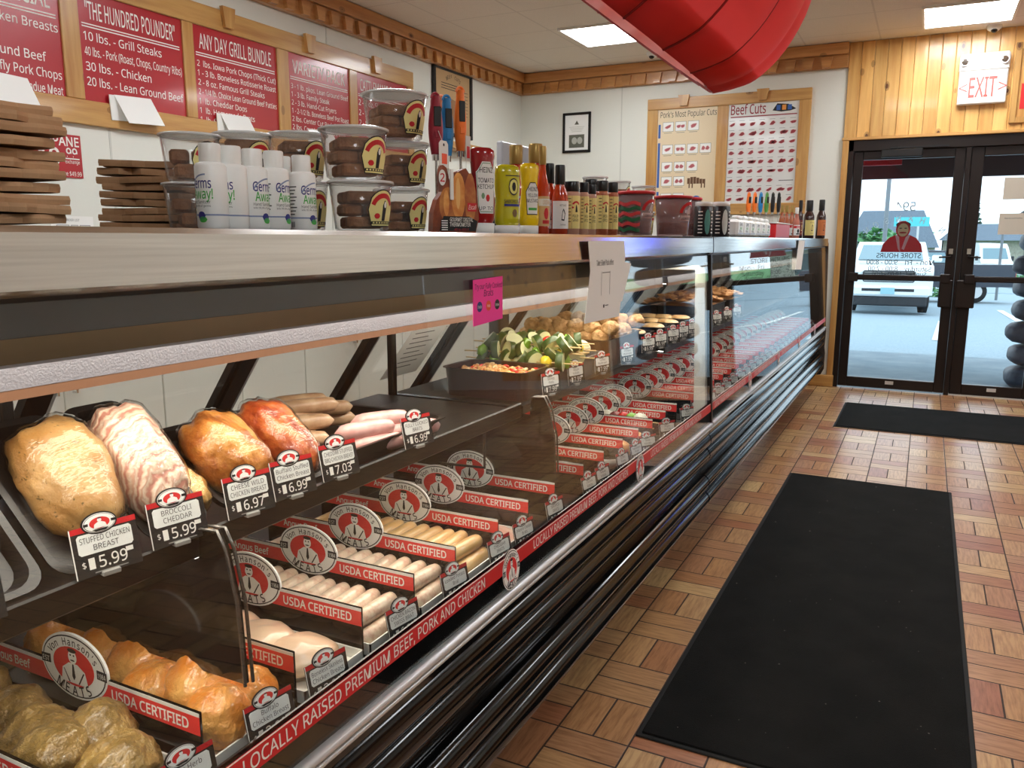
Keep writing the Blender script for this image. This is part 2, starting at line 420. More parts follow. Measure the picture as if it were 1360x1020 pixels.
# ------------------------------------------------------------------ glazed doors to the car park
def door_leaf(name, x0, x1, hinge_left, gx0, gx1, group=None):
    d = thing(name, None, None, ((x0+x1)/2, YD+.05, 0)); tag(d, kind='structure')
    f = MB(); y0, y1 = YD+.02, YD+.07
    f.box(x0, gx0, y0, y1, .012, 2.14, 0, .004).box(gx1, x1, y0, y1, .012, 2.14, 0, .004)
    f.box(gx0, gx1, y0, y1, .012, .105, 0, .004).box(gx0, gx1, y0, y1, 2.065, 2.14, 0, .004)
    f.build('leaf_frame', dark_alu, d, w=True)
    MB().box(gx0-.01, gx1+.01, YD+.042, YD+.048, .10, 2.07).build('pane', door_glass, d, w=True)
    b = MB().box(x0+.03, x1-.03, YD-.035, YD+.0, 1.005, 1.055, 0, .008)
    b.box(x0+.03, x0+.11, YD-.045, YD+.02, .99, 1.07, 0, .006).box(x1-.11, x1-.03, YD-.045, YD+.02, .99, 1.07, 0, .006)
    lx = (gx1+.0, x1-.005) if hinge_left else (x0+.005, gx0)
    b.build('push_bar', dark_alu, d, w=True)
    MB().box(lx[0]-.03, lx[1]+.03 if not hinge_left else lx[1], YD-.03, YD+.02, .78, 1.02, 0, .008).build('latch_box', dark_alu, d, w=True)
    cx = (lx[0]+lx[1])/2
    k = MB().box(cx-.018, cx+.018, YD-.004, YD+.02, 1.24, 1.29, 0, .003); k.cyl((cx, YD-.004, 1.265), (cx, YD-.014, 1.265), .011, seg=14)
    k.build('lock_plate', chrome, d, w=True)
    h = MB().tube([(cx, YD+.02, 1.225), (cx, YD-.05, 1.22), (cx-.09*(1 if hinge_left else -1), YD-.055, 1.215)], .008)
    h.build('lever_handle', dark_alu, d, w=True)
    MB().box((gx0+gx1)/2-.035, (gx0+gx1)/2+.035, YD+.012, YD+.02, .055, .085).build('weather_label', alu, d, w=True)
    return d
fr = MB()
fr.box(-.70, -.655, YD-.01, YD+.11, 0, 2.235, 0, .004).box(.855, 1.42, YD-.01, YD+.11, 2.15, 2.235, 0, .004).box(-.70, .95, YD-.01, YD+.11, 2.14, 2.235, 0, .004)
fr.box(.232, .272, YD-.005, YD+.11, 0, 2.14, 0, .004).box(.90, .97, YD-.01, YD+.11, 0, 2.235, 0, .004).box(1.36, 1.42, YD-.01, YD+.11, 0, 2.235, 0, .004)
fr.box(.97, 1.36, YD-.01, YD+.11, 0, .25, 0, .004)
fr.build('door_frame', dark_alu, kind='structure')
MB().box(.272, .90, YD+.012, YD+.11, 0, .012).build('threshold', alu, kind='structure')
dl = door_leaf('door_1', -.652, .230, True, -.575, .150); dr = door_leaf('door_2', .274, .898, False, .37, .83)
c = MB().box(-.43, -.10, YD-.055, YD+.02, 2.075, 2.145, 0, .008); c.box(-.36, -.30, YD-.05, YD-.0, 2.145, 2.165, 0, .004)
c.box(-.30, .10, YD-.04, YD-.02, 2.15, 2.165)
c.build('closer', black, dl, w=True)
win = thing('window_1', None, None, (1.165, YD+.05, .25)); tag(win, kind='structure')
MB().box(.965, 1.365, YD+.042, YD+.048, .25, 2.15).build('pane', door_glass, win, w=True)

# writing on the left door glass, read from the car park (so reversed in here)
MG = plane((-.215, YD+.0505, 0), (-1, 0, 0), (0, 0, 1))       # outside face, text runs the other way
def door_text(name, body, cx, z, h, mt, label, wd=None):
    t = thing(name, label, 'lettering', (cx, YD+.051, z))
    vs, fs, bb = glyphs(body, .012); sy = h/.70; sx = min(sy*.92, wd/(bb[1]-bb[0])) if wd else sy*.92; mid = (bb[0]+bb[1])/2; pos = 0
    for wd_ in body.split():
        i = body.index(wd_, pos); pos = i+len(wd_); e = glyphs(body[:pos], .012)[2][1]; g = glyphs(wd_, .012)[2]; L = (e-(g[1]-g[0])-mid)*sx
        MB().text(wd_, MG, -(cx+.215)+L, z, h, (g[1]-g[0])*sx, .0008, 0, .012, 'L').build('word', mt, t, w=True)
door_lt = cloth_translucent('vinyl_grey', (176, 180, 182), .6)
door_text('door_number', '594', -.20, 1.655, .075, door_lt, 'reversed street number 594 on the left door glass')
door_text('hours_lettering', 'STORE HOURS', -.225, 1.225, .042, ink, 'reversed STORE HOURS heading on the left door glass', .47)
door_text('hours_lettering', 'Mon -  Fri    9:00 - 8:00', -.21, 1.165, .042, ink, 'reversed line of weekday hours under the hours heading', .60)
door_text('hours_lettering', 'Saturday    8:00 - 7:00', -.21, 1.107, .040, ink, 'reversed line of Saturday hours on the door glass', .56)
door_text('hours_lettering', 'Sunday   10:00 - 6:00', -.21, 1.06, .036, ink, 'reversed line of Sunday hours just above the push bar', .54)
vinyl_w = cloth_translucent('vinyl_white', (240, 244, 244), .8)
t = thing('arched_lettering', 'white arched reversed shop name on the left door glass', 'lettering', (-.2, YD+.051, 1.5))
for i_, ch in enumerate("VON HANSON'S"):
    if ch != ' ': MB().arctext(ch, plane((-.20, YD+.0505, 1.25), (-1, 0, 0), (0, 0, 1)), .40, .30, PI*(.93-.86*i_/11), PI*(.93-.86*i_/11)-1e-6, .05, .0008, 0, .02).build('letter', vinyl_w, t, w=True)
em = MB(); ME = plane((-.205, YD+.0505, 1.255), (-1, 0, 0), (0, 0, 1))
em.flat([(-.17, 0), (.17, 0), (.155, .07), (.11, .125), (.06, .15), (-.06, .15), (-.11, .125), (-.155, .07)], ME, 0.0024, 0)
em.flat([(-.06, .15), (-.02, .02), (.0, .03), (-.03, .15)], ME, 0.0020, 1).flat([(.06, .15), (.03, .03), (.01, .0), (.03, .15)], ME, 0.0020, 1)
em.flat(ell(.058, .075, 24, 0, .20), ME, 0.0018, 0).flat(ell(.045, .058, 24, 0, .195), ME, 0.0014, 2).flat(ell(.03, .008, 14, 0, .172), ME, 0.0010, 0)
em.flat(ell(.012, .005, 10, -.02, .21), ME, 0.0010, 3).flat(ell(.012, .005, 10, .02, .21), ME, 0.0010, 3).flat(ell(.06, .03, 18, 0, .24), ME, 0.0019, 3)
em.build('door_emblem', [cloth_translucent('vinyl_red', (170, 30, 36), .6), vinyl_w, cloth_translucent('vinyl_tan', (214, 196, 150), .6), ink], loc=(-.205, YD+.051, 1.255), w=True,
         label='dark red half figure emblem on the left door glass', cat='decal')
for (x0, x1, z0, z1, lb, tx) in ((.535, .80, 1.70, 1.88, 'blank yellowish sheet taped high on the right door glass', 0), (.525, .80, 1.41, 1.585, 'pale notice with a short printed line on the right door glass', 1)):
    p = MB().box(x0, x1, YD+.036, YD+.0415, z0, z1)
    if tx: p.text('Now & Until Further', plane((0, YD+.036, 0), (1, 0, 0), (0, 0, 1)), .63, 1.545, .011, .13, .0006, 1)
    p.build('taped_sheet', [cloth_translucent('sheet_cream', (226, 216, 200), .35), ink], loc=((x0+x1)/2, YD+.04, z0), w=True, label=lb, cat='paper')

# exit sign, framed red sign
e = thing('exit_sign', 'white illuminated EXIT sign on the pine boards above the doors', 'exit sign', (.295, YD-.02, 2.47))
exit_face = mat('exit_face', (226, 220, 212), .4, emit=.04)
MB().box(.122, .475, YD-.075, YD-.018, 2.475, 2.745, 0, .008).build('sign_box', exit_face, e, w=True)
MB().box(.118, .479, YD-.085, YD-.018, 2.735, 2.875, 0, .012).build('lamp_housing', white_plastic, e, w=True)
for xx in (.155, .44):
    q = MB().cyl((xx, YD-.085, 2.81), (xx, YD-.105, 2.81), .030, .034, 18); q.cyl((xx, YD-.1045, 2.81), (xx, YD-.108, 2.81), .026, .018, 18, 1)
    q.build('emergency_lamp', [alu, chrome], e, w=True)
PE = plane((0, YD-.0755, 0), (1, 0, 0), (0, 0, 1))
b = MB().text('EXIT', PE, .30, 2.607, .155, .20, .001, 0, .02).text('<', PE, .158, 2.607, .10, None, .001).text('>', PE, .442, 2.607, .10, None, .001)
b.build('lettering', mat('exit_red', (214, 92, 84), .5), e, w=True)
r = thing('framed_sign', 'red sign in a pine frame right of the exit sign', 'sign', (.85, YD-.02, 2.31))
f = MB().box(.515, 1.2, YD-.04, YD-.019, 2.31, 2.36, 0, .003).box(.515, 1.2, YD-.04, YD-.019, 2.89, 2.94, 0, .003).box(.515, .56, YD-.042, YD-.019, 2.31, 2.94, 0, .003).box(1.15, 1.2, YD-.042, YD-.019, 2.31, 2.94, 0, .003)
f.build('sign_frame', frame_z, r, w=True)
MB().box(.56, 1.15, YD-.026, YD-.019, 2.36, 2.89, 0).box(.58, 1.13, YD-.0275, YD-.0255, 2.42, 2.62, 1).build('sign_panel', [frame_z, red_ink], r, w=True)

# ------------------------------------------------------------------ ceiling: light panels, cameras
panel_glow = mat('lit_diffuser', (246, 251, 255), .5, emit=PANEL_E)
def light_panel(x, y, lb, sx=.60, sy=.62):
    t = thing('ceiling_light', lb, 'ceiling light', (x, y, ZC-.02), 0, 'flush light panels in the ceiling')
    f = MB().box(-sx/2-.02, sx/2+.02, -sy/2-.02, -sy/2, 0, .019).box(-sx/2-.02, sx/2+.02, sy/2, sy/2+.02, 0, .019)
    f.box(-sx/2-.02, -sx/2, -sy/2, sy/2, 0, .019).box(sx/2, sx/2+.02, -sy/2, sy/2, 0, .019)
    f.build('frame', white_plastic, t); MB().box(-sx/2, sx/2, -sy/2, sy/2, .006, .018).build('diffuser', panel_glow, t); return t
l0 = light_panel(-2.54, 6.80, 'lit square ceiling panel over the service side, left of the red balloon canopy')
for i_, (x, y, lb) in enumerate(((.14, 7.42, 'lit ceiling panel nearest the pine boards above the exit'), (-.3, 4.3, 'added unseen lit ceiling panel over the middle of the aisle'), (1.9, 4.6, 'added unseen lit ceiling panel over the middle of the right side'),  # panels after the first are added out of view for illumination
    (-2.5, 3.6, 'added unseen lit ceiling panel over the middle of the service side'), (-2.6, 1.5, 'added unseen lit ceiling panel over the near end of the service side'),
    (2.4, 7.0, 'added unseen lit ceiling panel in the far right corner'), (2.2, 1.2, 'added unseen lit ceiling panel over the near right side'), (.6, -.5, 'added unseen lit ceiling panel above and behind the camera'))):  # last panel is added to brighten the counter fronts
    dup(l0, (x, y, ZC-.02), 0, lb)
def dome_cam(x, y, lb):
    t = thing('security_camera', lb, 'camera', (x, y, ZC))
    MB().lathe([(.052, 0), (.055, -.012), (.05, -.03), (.036, -.042)], seg=20).build('housing', white_plastic, t)
    g = MB(); g.blob((0, -.018, -.036), (.026, .026, .026), 0, seg=(16, 10)); g.build('lens', gloss_black, t)
dome_cam(-2.42, 7.66, 'small white dome camera on the ceiling left of the red canopy')
dome_cam(.34, 7.95, 'small white dome camera on the ceiling above the exit sign')

# red gored canopy hanging from the ceiling
red_cloth = cloth_translucent('red_nylon', (255, 104, 106), .7)
def canopy():
    c = at(756, -20, 'y', 2.45); V = (c-Vector((0, 0, CAMH))).normalized()
    r = (_R2-V*V.dot(_R2)).normalized(); u = r.cross(V).normalized()
    A = (r*.56+u*.83).normalized(); T = (r*.83-u*.56).normalized(); A = (A+V*.03).normalized(); B = A.cross(T).normalized()
    R = 240*(c-Vector((0, 0, CAMH))).dot(_F)/FPX
    t = thing('red_balloon_canopy', 'big red gored balloon-shaped canopy hung from the ceiling over the aisle', 'hanging decoration', tuple(c))
    prof = [(0, 1.0), (.08, 1.075), (.18, 1.14), (.38, 1.17), (.62, 1.125), (.84, 1.0), (1.03, .82)]
    G = 22; K = 8; q_ = []
    for i in range(len(prof)-1):
        (n0, r0), (n1, r1) = prof[i], prof[i+1]; a0 = prof[max(i-1, 0)]; b0 = prof[min(i+2, len(prof)-1)]
        for k in range(4):
            s_ = k/4; h1 = (r1-a0[1])/max(n1-a0[0], .01)*(n1-n0); h2 = (b0[1]-r0)/max(b0[0]-n0, .01)*(n1-n0)
            q_.append((n0+(n1-n0)*s_, r0*(2*s_**3-3*s_**2+1)+h1*(s_**3-2*s_**2+s_)+r1*(3*s_**2-2*s_**3)+h2*(s_**3-s_**2)))
    prof = q_+[prof[-1]]
    def pt(n, q, k, inset=0):
        a = 2*PI*(k/(G*K))+.16; sc = abs(math.sin(PI*k/K))**.6; rr = R*(q*(.955+.045*sc)-inset)
        return tuple(A*(n*R)+T*(rr*math.cos(a))+B*(rr*math.sin(a)))
    outer = [[pt(n, q, k) for k in range(G*K)] for n, q in prof]
    inner = [[pt(n+.012, q, k, .02) for k in range(G*K)] for n, q in prof[::-1]]
    MB().rings(outer, 0, True, False).build('gored_shell', red_cloth, t)
    MB().rings(inner[-9:], 0, True, False).build('lining', mat('pale_lining', (240, 214, 206), .6), t)
    MB().rings([inner[-1], outer[0]], 0, True, False).build('rim_band', mat('rim_red', (150, 40, 42), .5), t)
    for g in range(G):
        p = [pt(n, q*1.004, g*K) for n, q in prof]; MB().tube(p, .0035, 6).build('seam', mat('seam_red', (150, 24, 30), .6), t)
    for g in (0, 5, 11, 16):
        top = Vector(pt(prof[-1][0], prof[-1][1], g*K))+c; MB().cyl(tuple(top), (top.x, top.y, ZC), .003, seg=6).build('cord', white_plastic, t, w=True)
canopy()
# ------------------------------------------------------------------ outside: pavement, car park, vehicles, buildings, trees
def concrete(name, a, b, sc): return mat(name, a, .85, var=(sc, b, .35, .7), bump=(90, .2))
sidewalk = concrete('concrete', (126, 142, 152), (146, 160, 168), 3)
asphalt = mat('asphalt', (132, 150, 160), .8, var=(40, (164, 182, 192), .35, .72), bump=(60, .4))
line_paint = mat('road_paint', (232, 234, 230), .7)
MB().box(-8, 12, YD+.14, 9.75, -.25, -.03).build('sidewalk', sidewalk, kind='structure')
MB().box(-8, 12, 9.77, 11.4, -.30, -.06).build('kerb_apron', sidewalk, kind='structure')
def gz(y): return -.15-.03*(y-11.4)
lot = MB(); lot.add([(-30, 11.4, gz(11.4)), (40, 11.4, gz(11.4)), (40, 46, gz(46)), (-30, 46, gz(46)), (-30, 11.4, -2), (40, 11.4, -2), (40, 46, -2.2), (-30, 46, -2.2)], [(0, 1, 2, 3), (4, 7, 6, 5), (0, 4, 5, 1), (2, 6, 7, 3)])
lot.build('parking_lot', asphalt, kind='structure')
MB().box(-60, 80, 46, 74, -2.4, gz(46)+.02).build('far_lot', asphalt, kind='structure')
MB().box(-60, 80, 74, 140, -2.4, gz(46)+.06).build('lawn', mat('grass_far', (110, 160, 96), .9, var=(6, (80, 134, 76), .3, .7)), kind='structure')
bay = MB()
for (x, y, l, wd, rz) in ((-1.35, 12.6, 3.4, .14, -.12), (.35, 17.6, 5.5, .16, -.03), (2.0, 24, 6, .16, .0), (2.5, 19.5, 4, .16, .3), (5.2, 18, 5, .16, 0)):
    M = Matrix.Translation((x, y, gz(y)+.006)) @ Matrix.Rotation(rz, 4, 'Z') @ Matrix.Rotation(-.03, 4, 'X'); bay.box(-wd/2, wd/2, -l/2, l/2, 0, .004, 0, 0, M)
bay.build('bay_lines', line_paint, kind='structure')
soffit = MB().box(-6, 8, YD+.15, 10.4, 2.42, 2.58); soffit.box(-6, 8, 10.4, 10.5, 2.05, 2.6, 1)
soffit.build('entrance_canopy', [mat('soffit_brown', (58, 44, 40), .6), mat('fascia_brown', (70, 46, 44), .6)], kind='structure')
MB().box(-.80, -.30, 9.4, 9.43, 2.12, 2.42).build('hanging_banner', red_ink, label='red hanging banner under the entrance canopy', cat='banner')

car_white = mat('car_white', (236, 240, 240), .25, coat=.6); car_dark = mat('car_dark', (38, 44, 58), .25, coat=.6); tyre = mat('tyre', (24, 24, 25), .8)
car_glass = mat('car_glass', (110, 140, 150), .08, coat=.5); lamp_m = mat('headlamp', (225, 232, 236), .1); trim_dark = mat('dark_trim', (40, 42, 46), .5)
def wheel(t, x, y, z, r=.38, wd=.26):
    MB().lathe([(r*.6, -wd/2), (r, -wd/2+.03), (r, wd/2-.03), (r*.6, wd/2)], seg=24, M=Matrix.Translation((x, y, z)) @ Matrix.Rotation(PI/2, 4, 'Y')).build('tyre', tyre, t)
    MB().lathe([(r*.58, -wd/2-.005), (.05, -wd/2+.02), (.05, wd/2-.02), (r*.58, wd/2+.005)], seg=16, M=Matrix.Translation((x, y, z)) @ Matrix.Rotation(PI/2, 4, 'Y')).build('rim', alu, t)
def prism_x(mb, prof, x0, x1, mi=0, inset=0):      # profile in (y,z), symmetric, optional tumblehome
    n = len(prof); v = [(x0+inset*max(0, z-1.1), y, z) for y, z in prof]+[(x1-inset*max(0, z-1.1), y, z) for y, z in prof]
    mb.add(v, [list(range(n))[::-1], list(range(n, 2*n))]+[(i, (i+1) % n, n+(i+1) % n, n+i) for i in range(n)], mi)
def pickup(x, y, rz, paint, label, bed=True):
    t = thing('pickup_truck', label, 'car', (x, y, gz(y)), rz)
    b = MB(); W = 1.0
    prism_x(b, [(0, .5), (-.02, .85), (.02, 1.1), (.25, 1.2), (1.5, 1.28), (3.2, 1.3), (5.6, 1.3), (5.7, 1.25), (5.7, .55)], -W, W)
    b.build('body', paint, t)
    c = MB(); prism_x(c, [(1.35, 1.27), (2.15, 1.74), (2.5, 1.79), (3.6, 1.77), (3.85, 1.28)], -W+.03, W-.03, 0, .22); c.build('cab', paint, t)
    g = MB(); g.add([(-.78, 1.40, 1.33), (.78, 1.40, 1.33), (.70, 2.10, 1.71), (-.70, 2.10, 1.71)], [(0, 1, 2, 3)]); g.add([(-.78, 1.385, 1.335), (.78, 1.385, 1.335), (.70, 2.085, 1.715), (-.70, 2.085, 1.715)], [(0, 1, 2, 3)])
    g.build('windscreen', car_glass, t)
    for s_ in (-1, 1):
        q = MB().add([(s_*.965, 1.9, 1.36), (s_*.965, 3.55, 1.36), (s_*.86, 3.45, 1.70), (s_*.86, 2.3, 1.70)], [(0, 1, 2, 3)]); q.build('side_window', car_glass, t)
        MB().box(s_*.98, s_*1.22, 1.55, 1.68, 1.28, 1.46, 0, .03).build('mirror', paint, t)
        MB().box(s_*.62, s_*.97, -.045, .1, .86, 1.08, 0, .03).build('headlamp', lamp_m, t)
        MB().box(s_*.70, s_*.88, -.06, .0, .56, .66, 0, .02).build('fog_lamp', lamp_m, t)
        MB().box(s_*.86, s_*.99, 5.66, 5.73, .85, 1.2, 0, .02).build('tail_lamp', red_ink, t)
        for yy in (.95, 4.5): wheel(t, s_*.84, yy, .38)
    gr = MB().box(-.6, .6, -.05, .05, .80, 1.10, 0, .04)
    for k in range(5): gr.box(-.56, .56, -.06, -.04, .83+k*.052, .85+k*.052, 1)
    gr.build('grille', [trim_dark, chrome], t)
    MB().box(-.95, .95, -.12, .1, .46, .72, 0, .05).build('front_bumper', paint, t)
    MB().box(-.60, .60, -.125, -.08, .58, .66, 0, .01).build('lower_intake', trim_dark, t)
    MB().box(-.9, .9, -.06, .3, .22, .47, 0, .03).build('valance', trim_dark, t)
    MB().box(-.16, .16, -.145, -.12, .52, .68).build('number_plate', mat('plate_blue', (150, 196, 206), .5), t)
    MB().box(-.95, .95, 5.65, 5.78, .5, .68, 0, .03).build('rear_bumper', chrome, t)
    return t
pickup(-.80, 22.4, .03, car_white, 'white pickup truck facing the left glass door')
pickup(-3.0, 31.5, -1.27, car_dark, 'dark blue pickup truck parked behind the door mullion')
v = thing('cargo_van', 'white cargo van parked beyond the dark pickup', 'van', (4.2, 62, gz(46)+.03), .2)
b = MB(); prism_x(b, [(0, .45), (0, 1.0), (.55, 1.25), (1.2, 2.1), (1.5, 2.3), (5.4, 2.35), (5.5, .45)], -.95, .95, 0, .10); b.build('body', car_white, v)
MB().add([(-.75, .575, 1.33), (.75, .575, 1.33), (.68, 1.13, 2.02), (-.68, 1.13, 2.02)], [(0, 1, 2, 3)]).build('windscreen', car_glass, v)
MB().box(-.55, .55, -.03, .05, .72, .98, 0, .02).build('grille', trim_dark, v)
MB().box(-.95, .95, -.08, .1, .42, .62, 0, .03).build('bumper', trim_dark, v)
for s_ in (-1, 1):
    MB().box(s_*.62, s_*.92, -.03, .1, .8, 1.02, 0, .03).build('headlamp', lamp_m, v)
    MB().box(s_*.97, s_*1.15, .8, .9, 1.2, 1.5, 0, .03).build('mirror', trim_dark, v)
    for yy in (.9, 4.5): wheel(v, s_*.82, yy, .36)
shingle = mat('roof_shingles', (120, 134, 146), .8, var=(14, (92, 104, 118), .4, .6, (1, 1, 5))); stone = mat('pale_stone', (186, 180, 170), .8, var=(5, (160, 150, 140), .35, .7)); dk_glass = mat('shop_glass', (70, 92, 100), .1)
def shop(name, x0, x1, y, zr, ze, label, wins):
    t = thing('shop_building', label, 'building', ((x0+x1)/2, y, gz(46)-.2)); z0 = gz(46)-.2
    MB().box(x0+.3, x1-.3, y, y+8, z0, ze).build('wall', stone, t, w=True)
    r = MB(); sl = min(1.4, (x1-x0)*.2)
    r.add([(x0, y-.8, ze), (x1, y-.8, ze), (x1, y+9, ze), (x0, y+9, ze), (x0+sl, y+1.2, zr), (x1-sl, y+1.2, zr), (x1-sl, y+7, zr), (x0+sl, y+7, zr)], [(3, 2, 1, 0), (4, 5, 6, 7), (0, 1, 5, 4), (1, 2, 6, 5), (2, 3, 7, 6), (3, 0, 4, 7)])
    r.build('mansard_roof', shingle, t, w=True)
    for a, c_ in wins:
        MB().box(a, c_, y-.06, y+.05, z0+.5, ze-.35).build('window', dk_glass, t, w=True)
shop('a', -6.7, .9, 78, 3.9, .75, 'grey shingled mansard shop behind the white pickup', ((-6.0, -5.1), (-4.4, -3.4), (-1.0, .4)))
shop('b', .9, 12.0, 80, 2.75, 1.35, 'long low shingled shop seen through the right door', ((1.6, 3.4), (4.2, 6.0), (7.2, 9.5)))
shop('c', -20, -7.4, 84, 2.0, 1.0, 'low shop far to the left across the car park', ((-17, -14), (-12, -9)))
leafm = mat('leaves_pale', (112, 168, 108), .6, var=(3, (70, 128, 82), .35, .65)); leafd = mat('leaves_dark', (60, 104, 86), .6, var=(3, (44, 84, 68), .35, .65)); bark = mat('bark', (92, 78, 66), .9)
def tree(x, y, h, r, label, lm, n=420, cone=False, seed=1):
    t = thing('tree', label, 'tree', (x, y, gz(y)-.02), 0, 'trees across the car park'); rn = random.Random(seed)
    MB().cyl((0, 0, 0), (0, 0, h*.62), r*.09, r*.04, 8).build('trunk', bark, t)
    b = MB()
    for k in range(n):
        if cone:
            zz = rn.random()**1.5; rad = r*(1-zz)*math.sqrt(rn.random()); a = rn.random()*2*PI; c = Vector((rad*math.cos(a), rad*math.sin(a), h*.1+h*.9*zz))
        else:
            d = Vector((rn.gauss(0, 1), rn.gauss(0, 1), rn.gauss(0, 1))).normalized()*rn.random()**.4; c = Vector((d.x*r, d.y*r, h*.62+d.z*h*.38))
        s_ = r*(.10+.10*rn.random()); M = Matrix.Translation(c) @ Matrix.Rotation(rn.random()*6, 4, 'Z') @ Matrix.Rotation(rn.random()*3, 4, 'X')
        b.add([(-s_, 0, 0), (0, -s_*.6, .1*s_), (s_, 0, 0), (0, s_*.6, -.1*s_)], [(0, 1, 2, 3)], 0, False, M)
    b.build('foliage', lm, t)
tree(-3.0, 58, 3.7, 1.9, 'pale green young tree behind the white pickup', leafm, 900, seed=2)
tree(4.2, 98, 8.4, 1.7, 'dark green conifer behind the low shop roof', leafd, 700, True, 3)
tree(-1.5, 96, 6.0, 2.2, 'hazy tree behind the gap between the shops', leafm, 500, seed=4)
tree(11.5, 97, 6.2, 3, 'broad tree far right behind the low shop', leafm, 500, seed=5)
tree(-7.5, 68, 5.5, 2.6, 'leafy tree at the far left of the car park', leafm, 800, seed=6)
def shrub(x, y, r, lb, sd):
    b = MB(); rn = random.Random(sd)
    for k in range(160):
        d = Vector((rn.gauss(0, 1), rn.gauss(0, 1), abs(rn.gauss(0, 1)))).normalized()*rn.random()**.4*r; s_ = r*.2
        b.add([(-s_, 0, 0), (0, -s_*.5, 0), (s_, 0, 0), (0, s_*.5, 0)], [(0, 1, 2, 3)], 0, False, Matrix.Translation((d.x, d.y, max(.02, d.z))) @ Matrix.Rotation(rn.random()*6, 4, 'Z') @ Matrix.Rotation(rn.random()*3, 4, 'X'))
    b.build('shrub', leafm, loc=(x, y, gz(min(y, 46))), label=lb, cat='shrub', group='low shrubs at the far kerb')
for k, (x, y, r) in enumerate(((.6, 38, .7), (2.6, 58, .8), (5.2, 58, .9), (-5.5, 36, .7))):
    shrub(x, y, r, ['low green shrub just right of the white pickup', 'low green shrub below the cargo van', 'low green shrub right of the cargo van', 'low green shrub left of the white pickup'][k], k)
MB().cyl((-1.29, 30, gz(30)), (-1.29, 30, 5.8), .075, .06, 12).build('street_pole', mat('pole_grey', (120, 126, 130), .5), label='tall grey lamp pole behind the white pickup', cat='pole', loc=(-1.29, 30, gz(30)), w=True)
MB().cyl((2.5, 36, gz(36)), (2.5, 36, 1.8), .05, seg=10).build('sign_post', mat('pole_grey', (120, 126, 130), .5), label='short grey sign post in front of the cargo van', cat='post', loc=(2.5, 36, gz(36)), w=True)
ts = thing('roadside_sign', 'turquoise roadside board above the butcher decal', 'sign', (-.7, 66, gz(46)))
MB().box(-2.3, .0, 65.95, 66.05, 2.35, 3.0).build('board', mat('turquoise', (90, 200, 205), .6), ts, w=True); MB().cyl((-.7, 66.0, gz(46)), (-.7, 66.0, 2.35), .08, seg=8).build('post', alu, ts, w=True)
fl = thing('flag', 'small hanging flag on a short pole beside the tree', 'flag', (-1.22, 40, gz(40)))
MB().cyl((-1.22, 40, gz(40)), (-1.22, 40, 2.3), .03, seg=8).build('pole', alu, fl, w=True)
f = MB(); f.rings([[(-1.2+.05*i, 40+.03*math.sin(i*1.4+j*.6), 2.2-.09*j) for j in range(12)] for i in range(7)], 0, True, False, False)
f.build('cloth', mat('flag_cloth', (220, 196, 200), .8, var=(3, (190, 70, 80), .45, .55, (.2, .2, 8))), fl, w=True)
# stacked bags outside the right door
bag_m = mat('dark_bag', (44, 46, 58), .5, bump=(14, .5, .02), var=(6, (70, 72, 86), .4, .7))
for k in range(8):
    MB().blob((0, 0, .0), (.34, .25, .107), .03, 2.0, k+3, rz=.1*math.sin(k*2.1), pn=3.6).build('salt_bag', bag_m, loc=(1.10+.02*math.sin(k*2.3), 9.05, .075+.212*k), group='dark bags stacked outside the right door',
        label=['bottom', 'second', 'third', 'fourth', 'fifth', 'sixth', 'seventh', 'topmost'][k]+' bag of the dark stack outside the right glass door', cat='bag')
# blue neon in the side window
nb = thing('neon_sign', 'blue neon tube loop hanging in the window beside the doors', 'neon sign', (1.165, YD-.02, 1.42))
neon = mat('neon_blue', (40, 60, 255), .4, emit=9)
MB().tube([(1.165+.16*math.cos(a), YD-.02, 1.55+.10*math.sin(a)) for a in [2*PI*k/28 for k in range(29)]], .008, 8).build('tube_loop', neon, nb, w=True)
MB().tube([(1.165+.13*math.cos(a), YD-.02, 1.55+.05*math.sin(a)) for a in [PI+PI*k/14 for k in range(15)]], .007, 8).build('tube_arc', neon, nb, w=True)
MB().cyl((1.165, YD-.02, 1.65), (1.165, YD-.02, 2.15), .003, seg=6).build('hanger', black, nb, w=True)

# ------------------------------------------------------------------ floor mats
def floor_mat(x0, x1, y0, y1, lb):
    t = thing('floor_mat', lb, 'mat', ((x0+x1)/2, (y0+y1)/2, 0), 0, 'black entrance mats')
    MB().box(x0, x1, y0, y1, .0, .006, 0, .003).build('rubber_border', rubber, t, w=True)
    MB().box(x0+.014, x1-.014, y0+.014, y1-.014, .004, .011, 0, .004).build('pile', pile, t, w=True)
floor_mat(-.615, .227, 1.98, 4.87, 'long black mat running down the aisle beside the meat case')
floor_mat(-.515, 1.3, 6.29, 7.29, 'black mat lying crosswise in front of the glass doors')
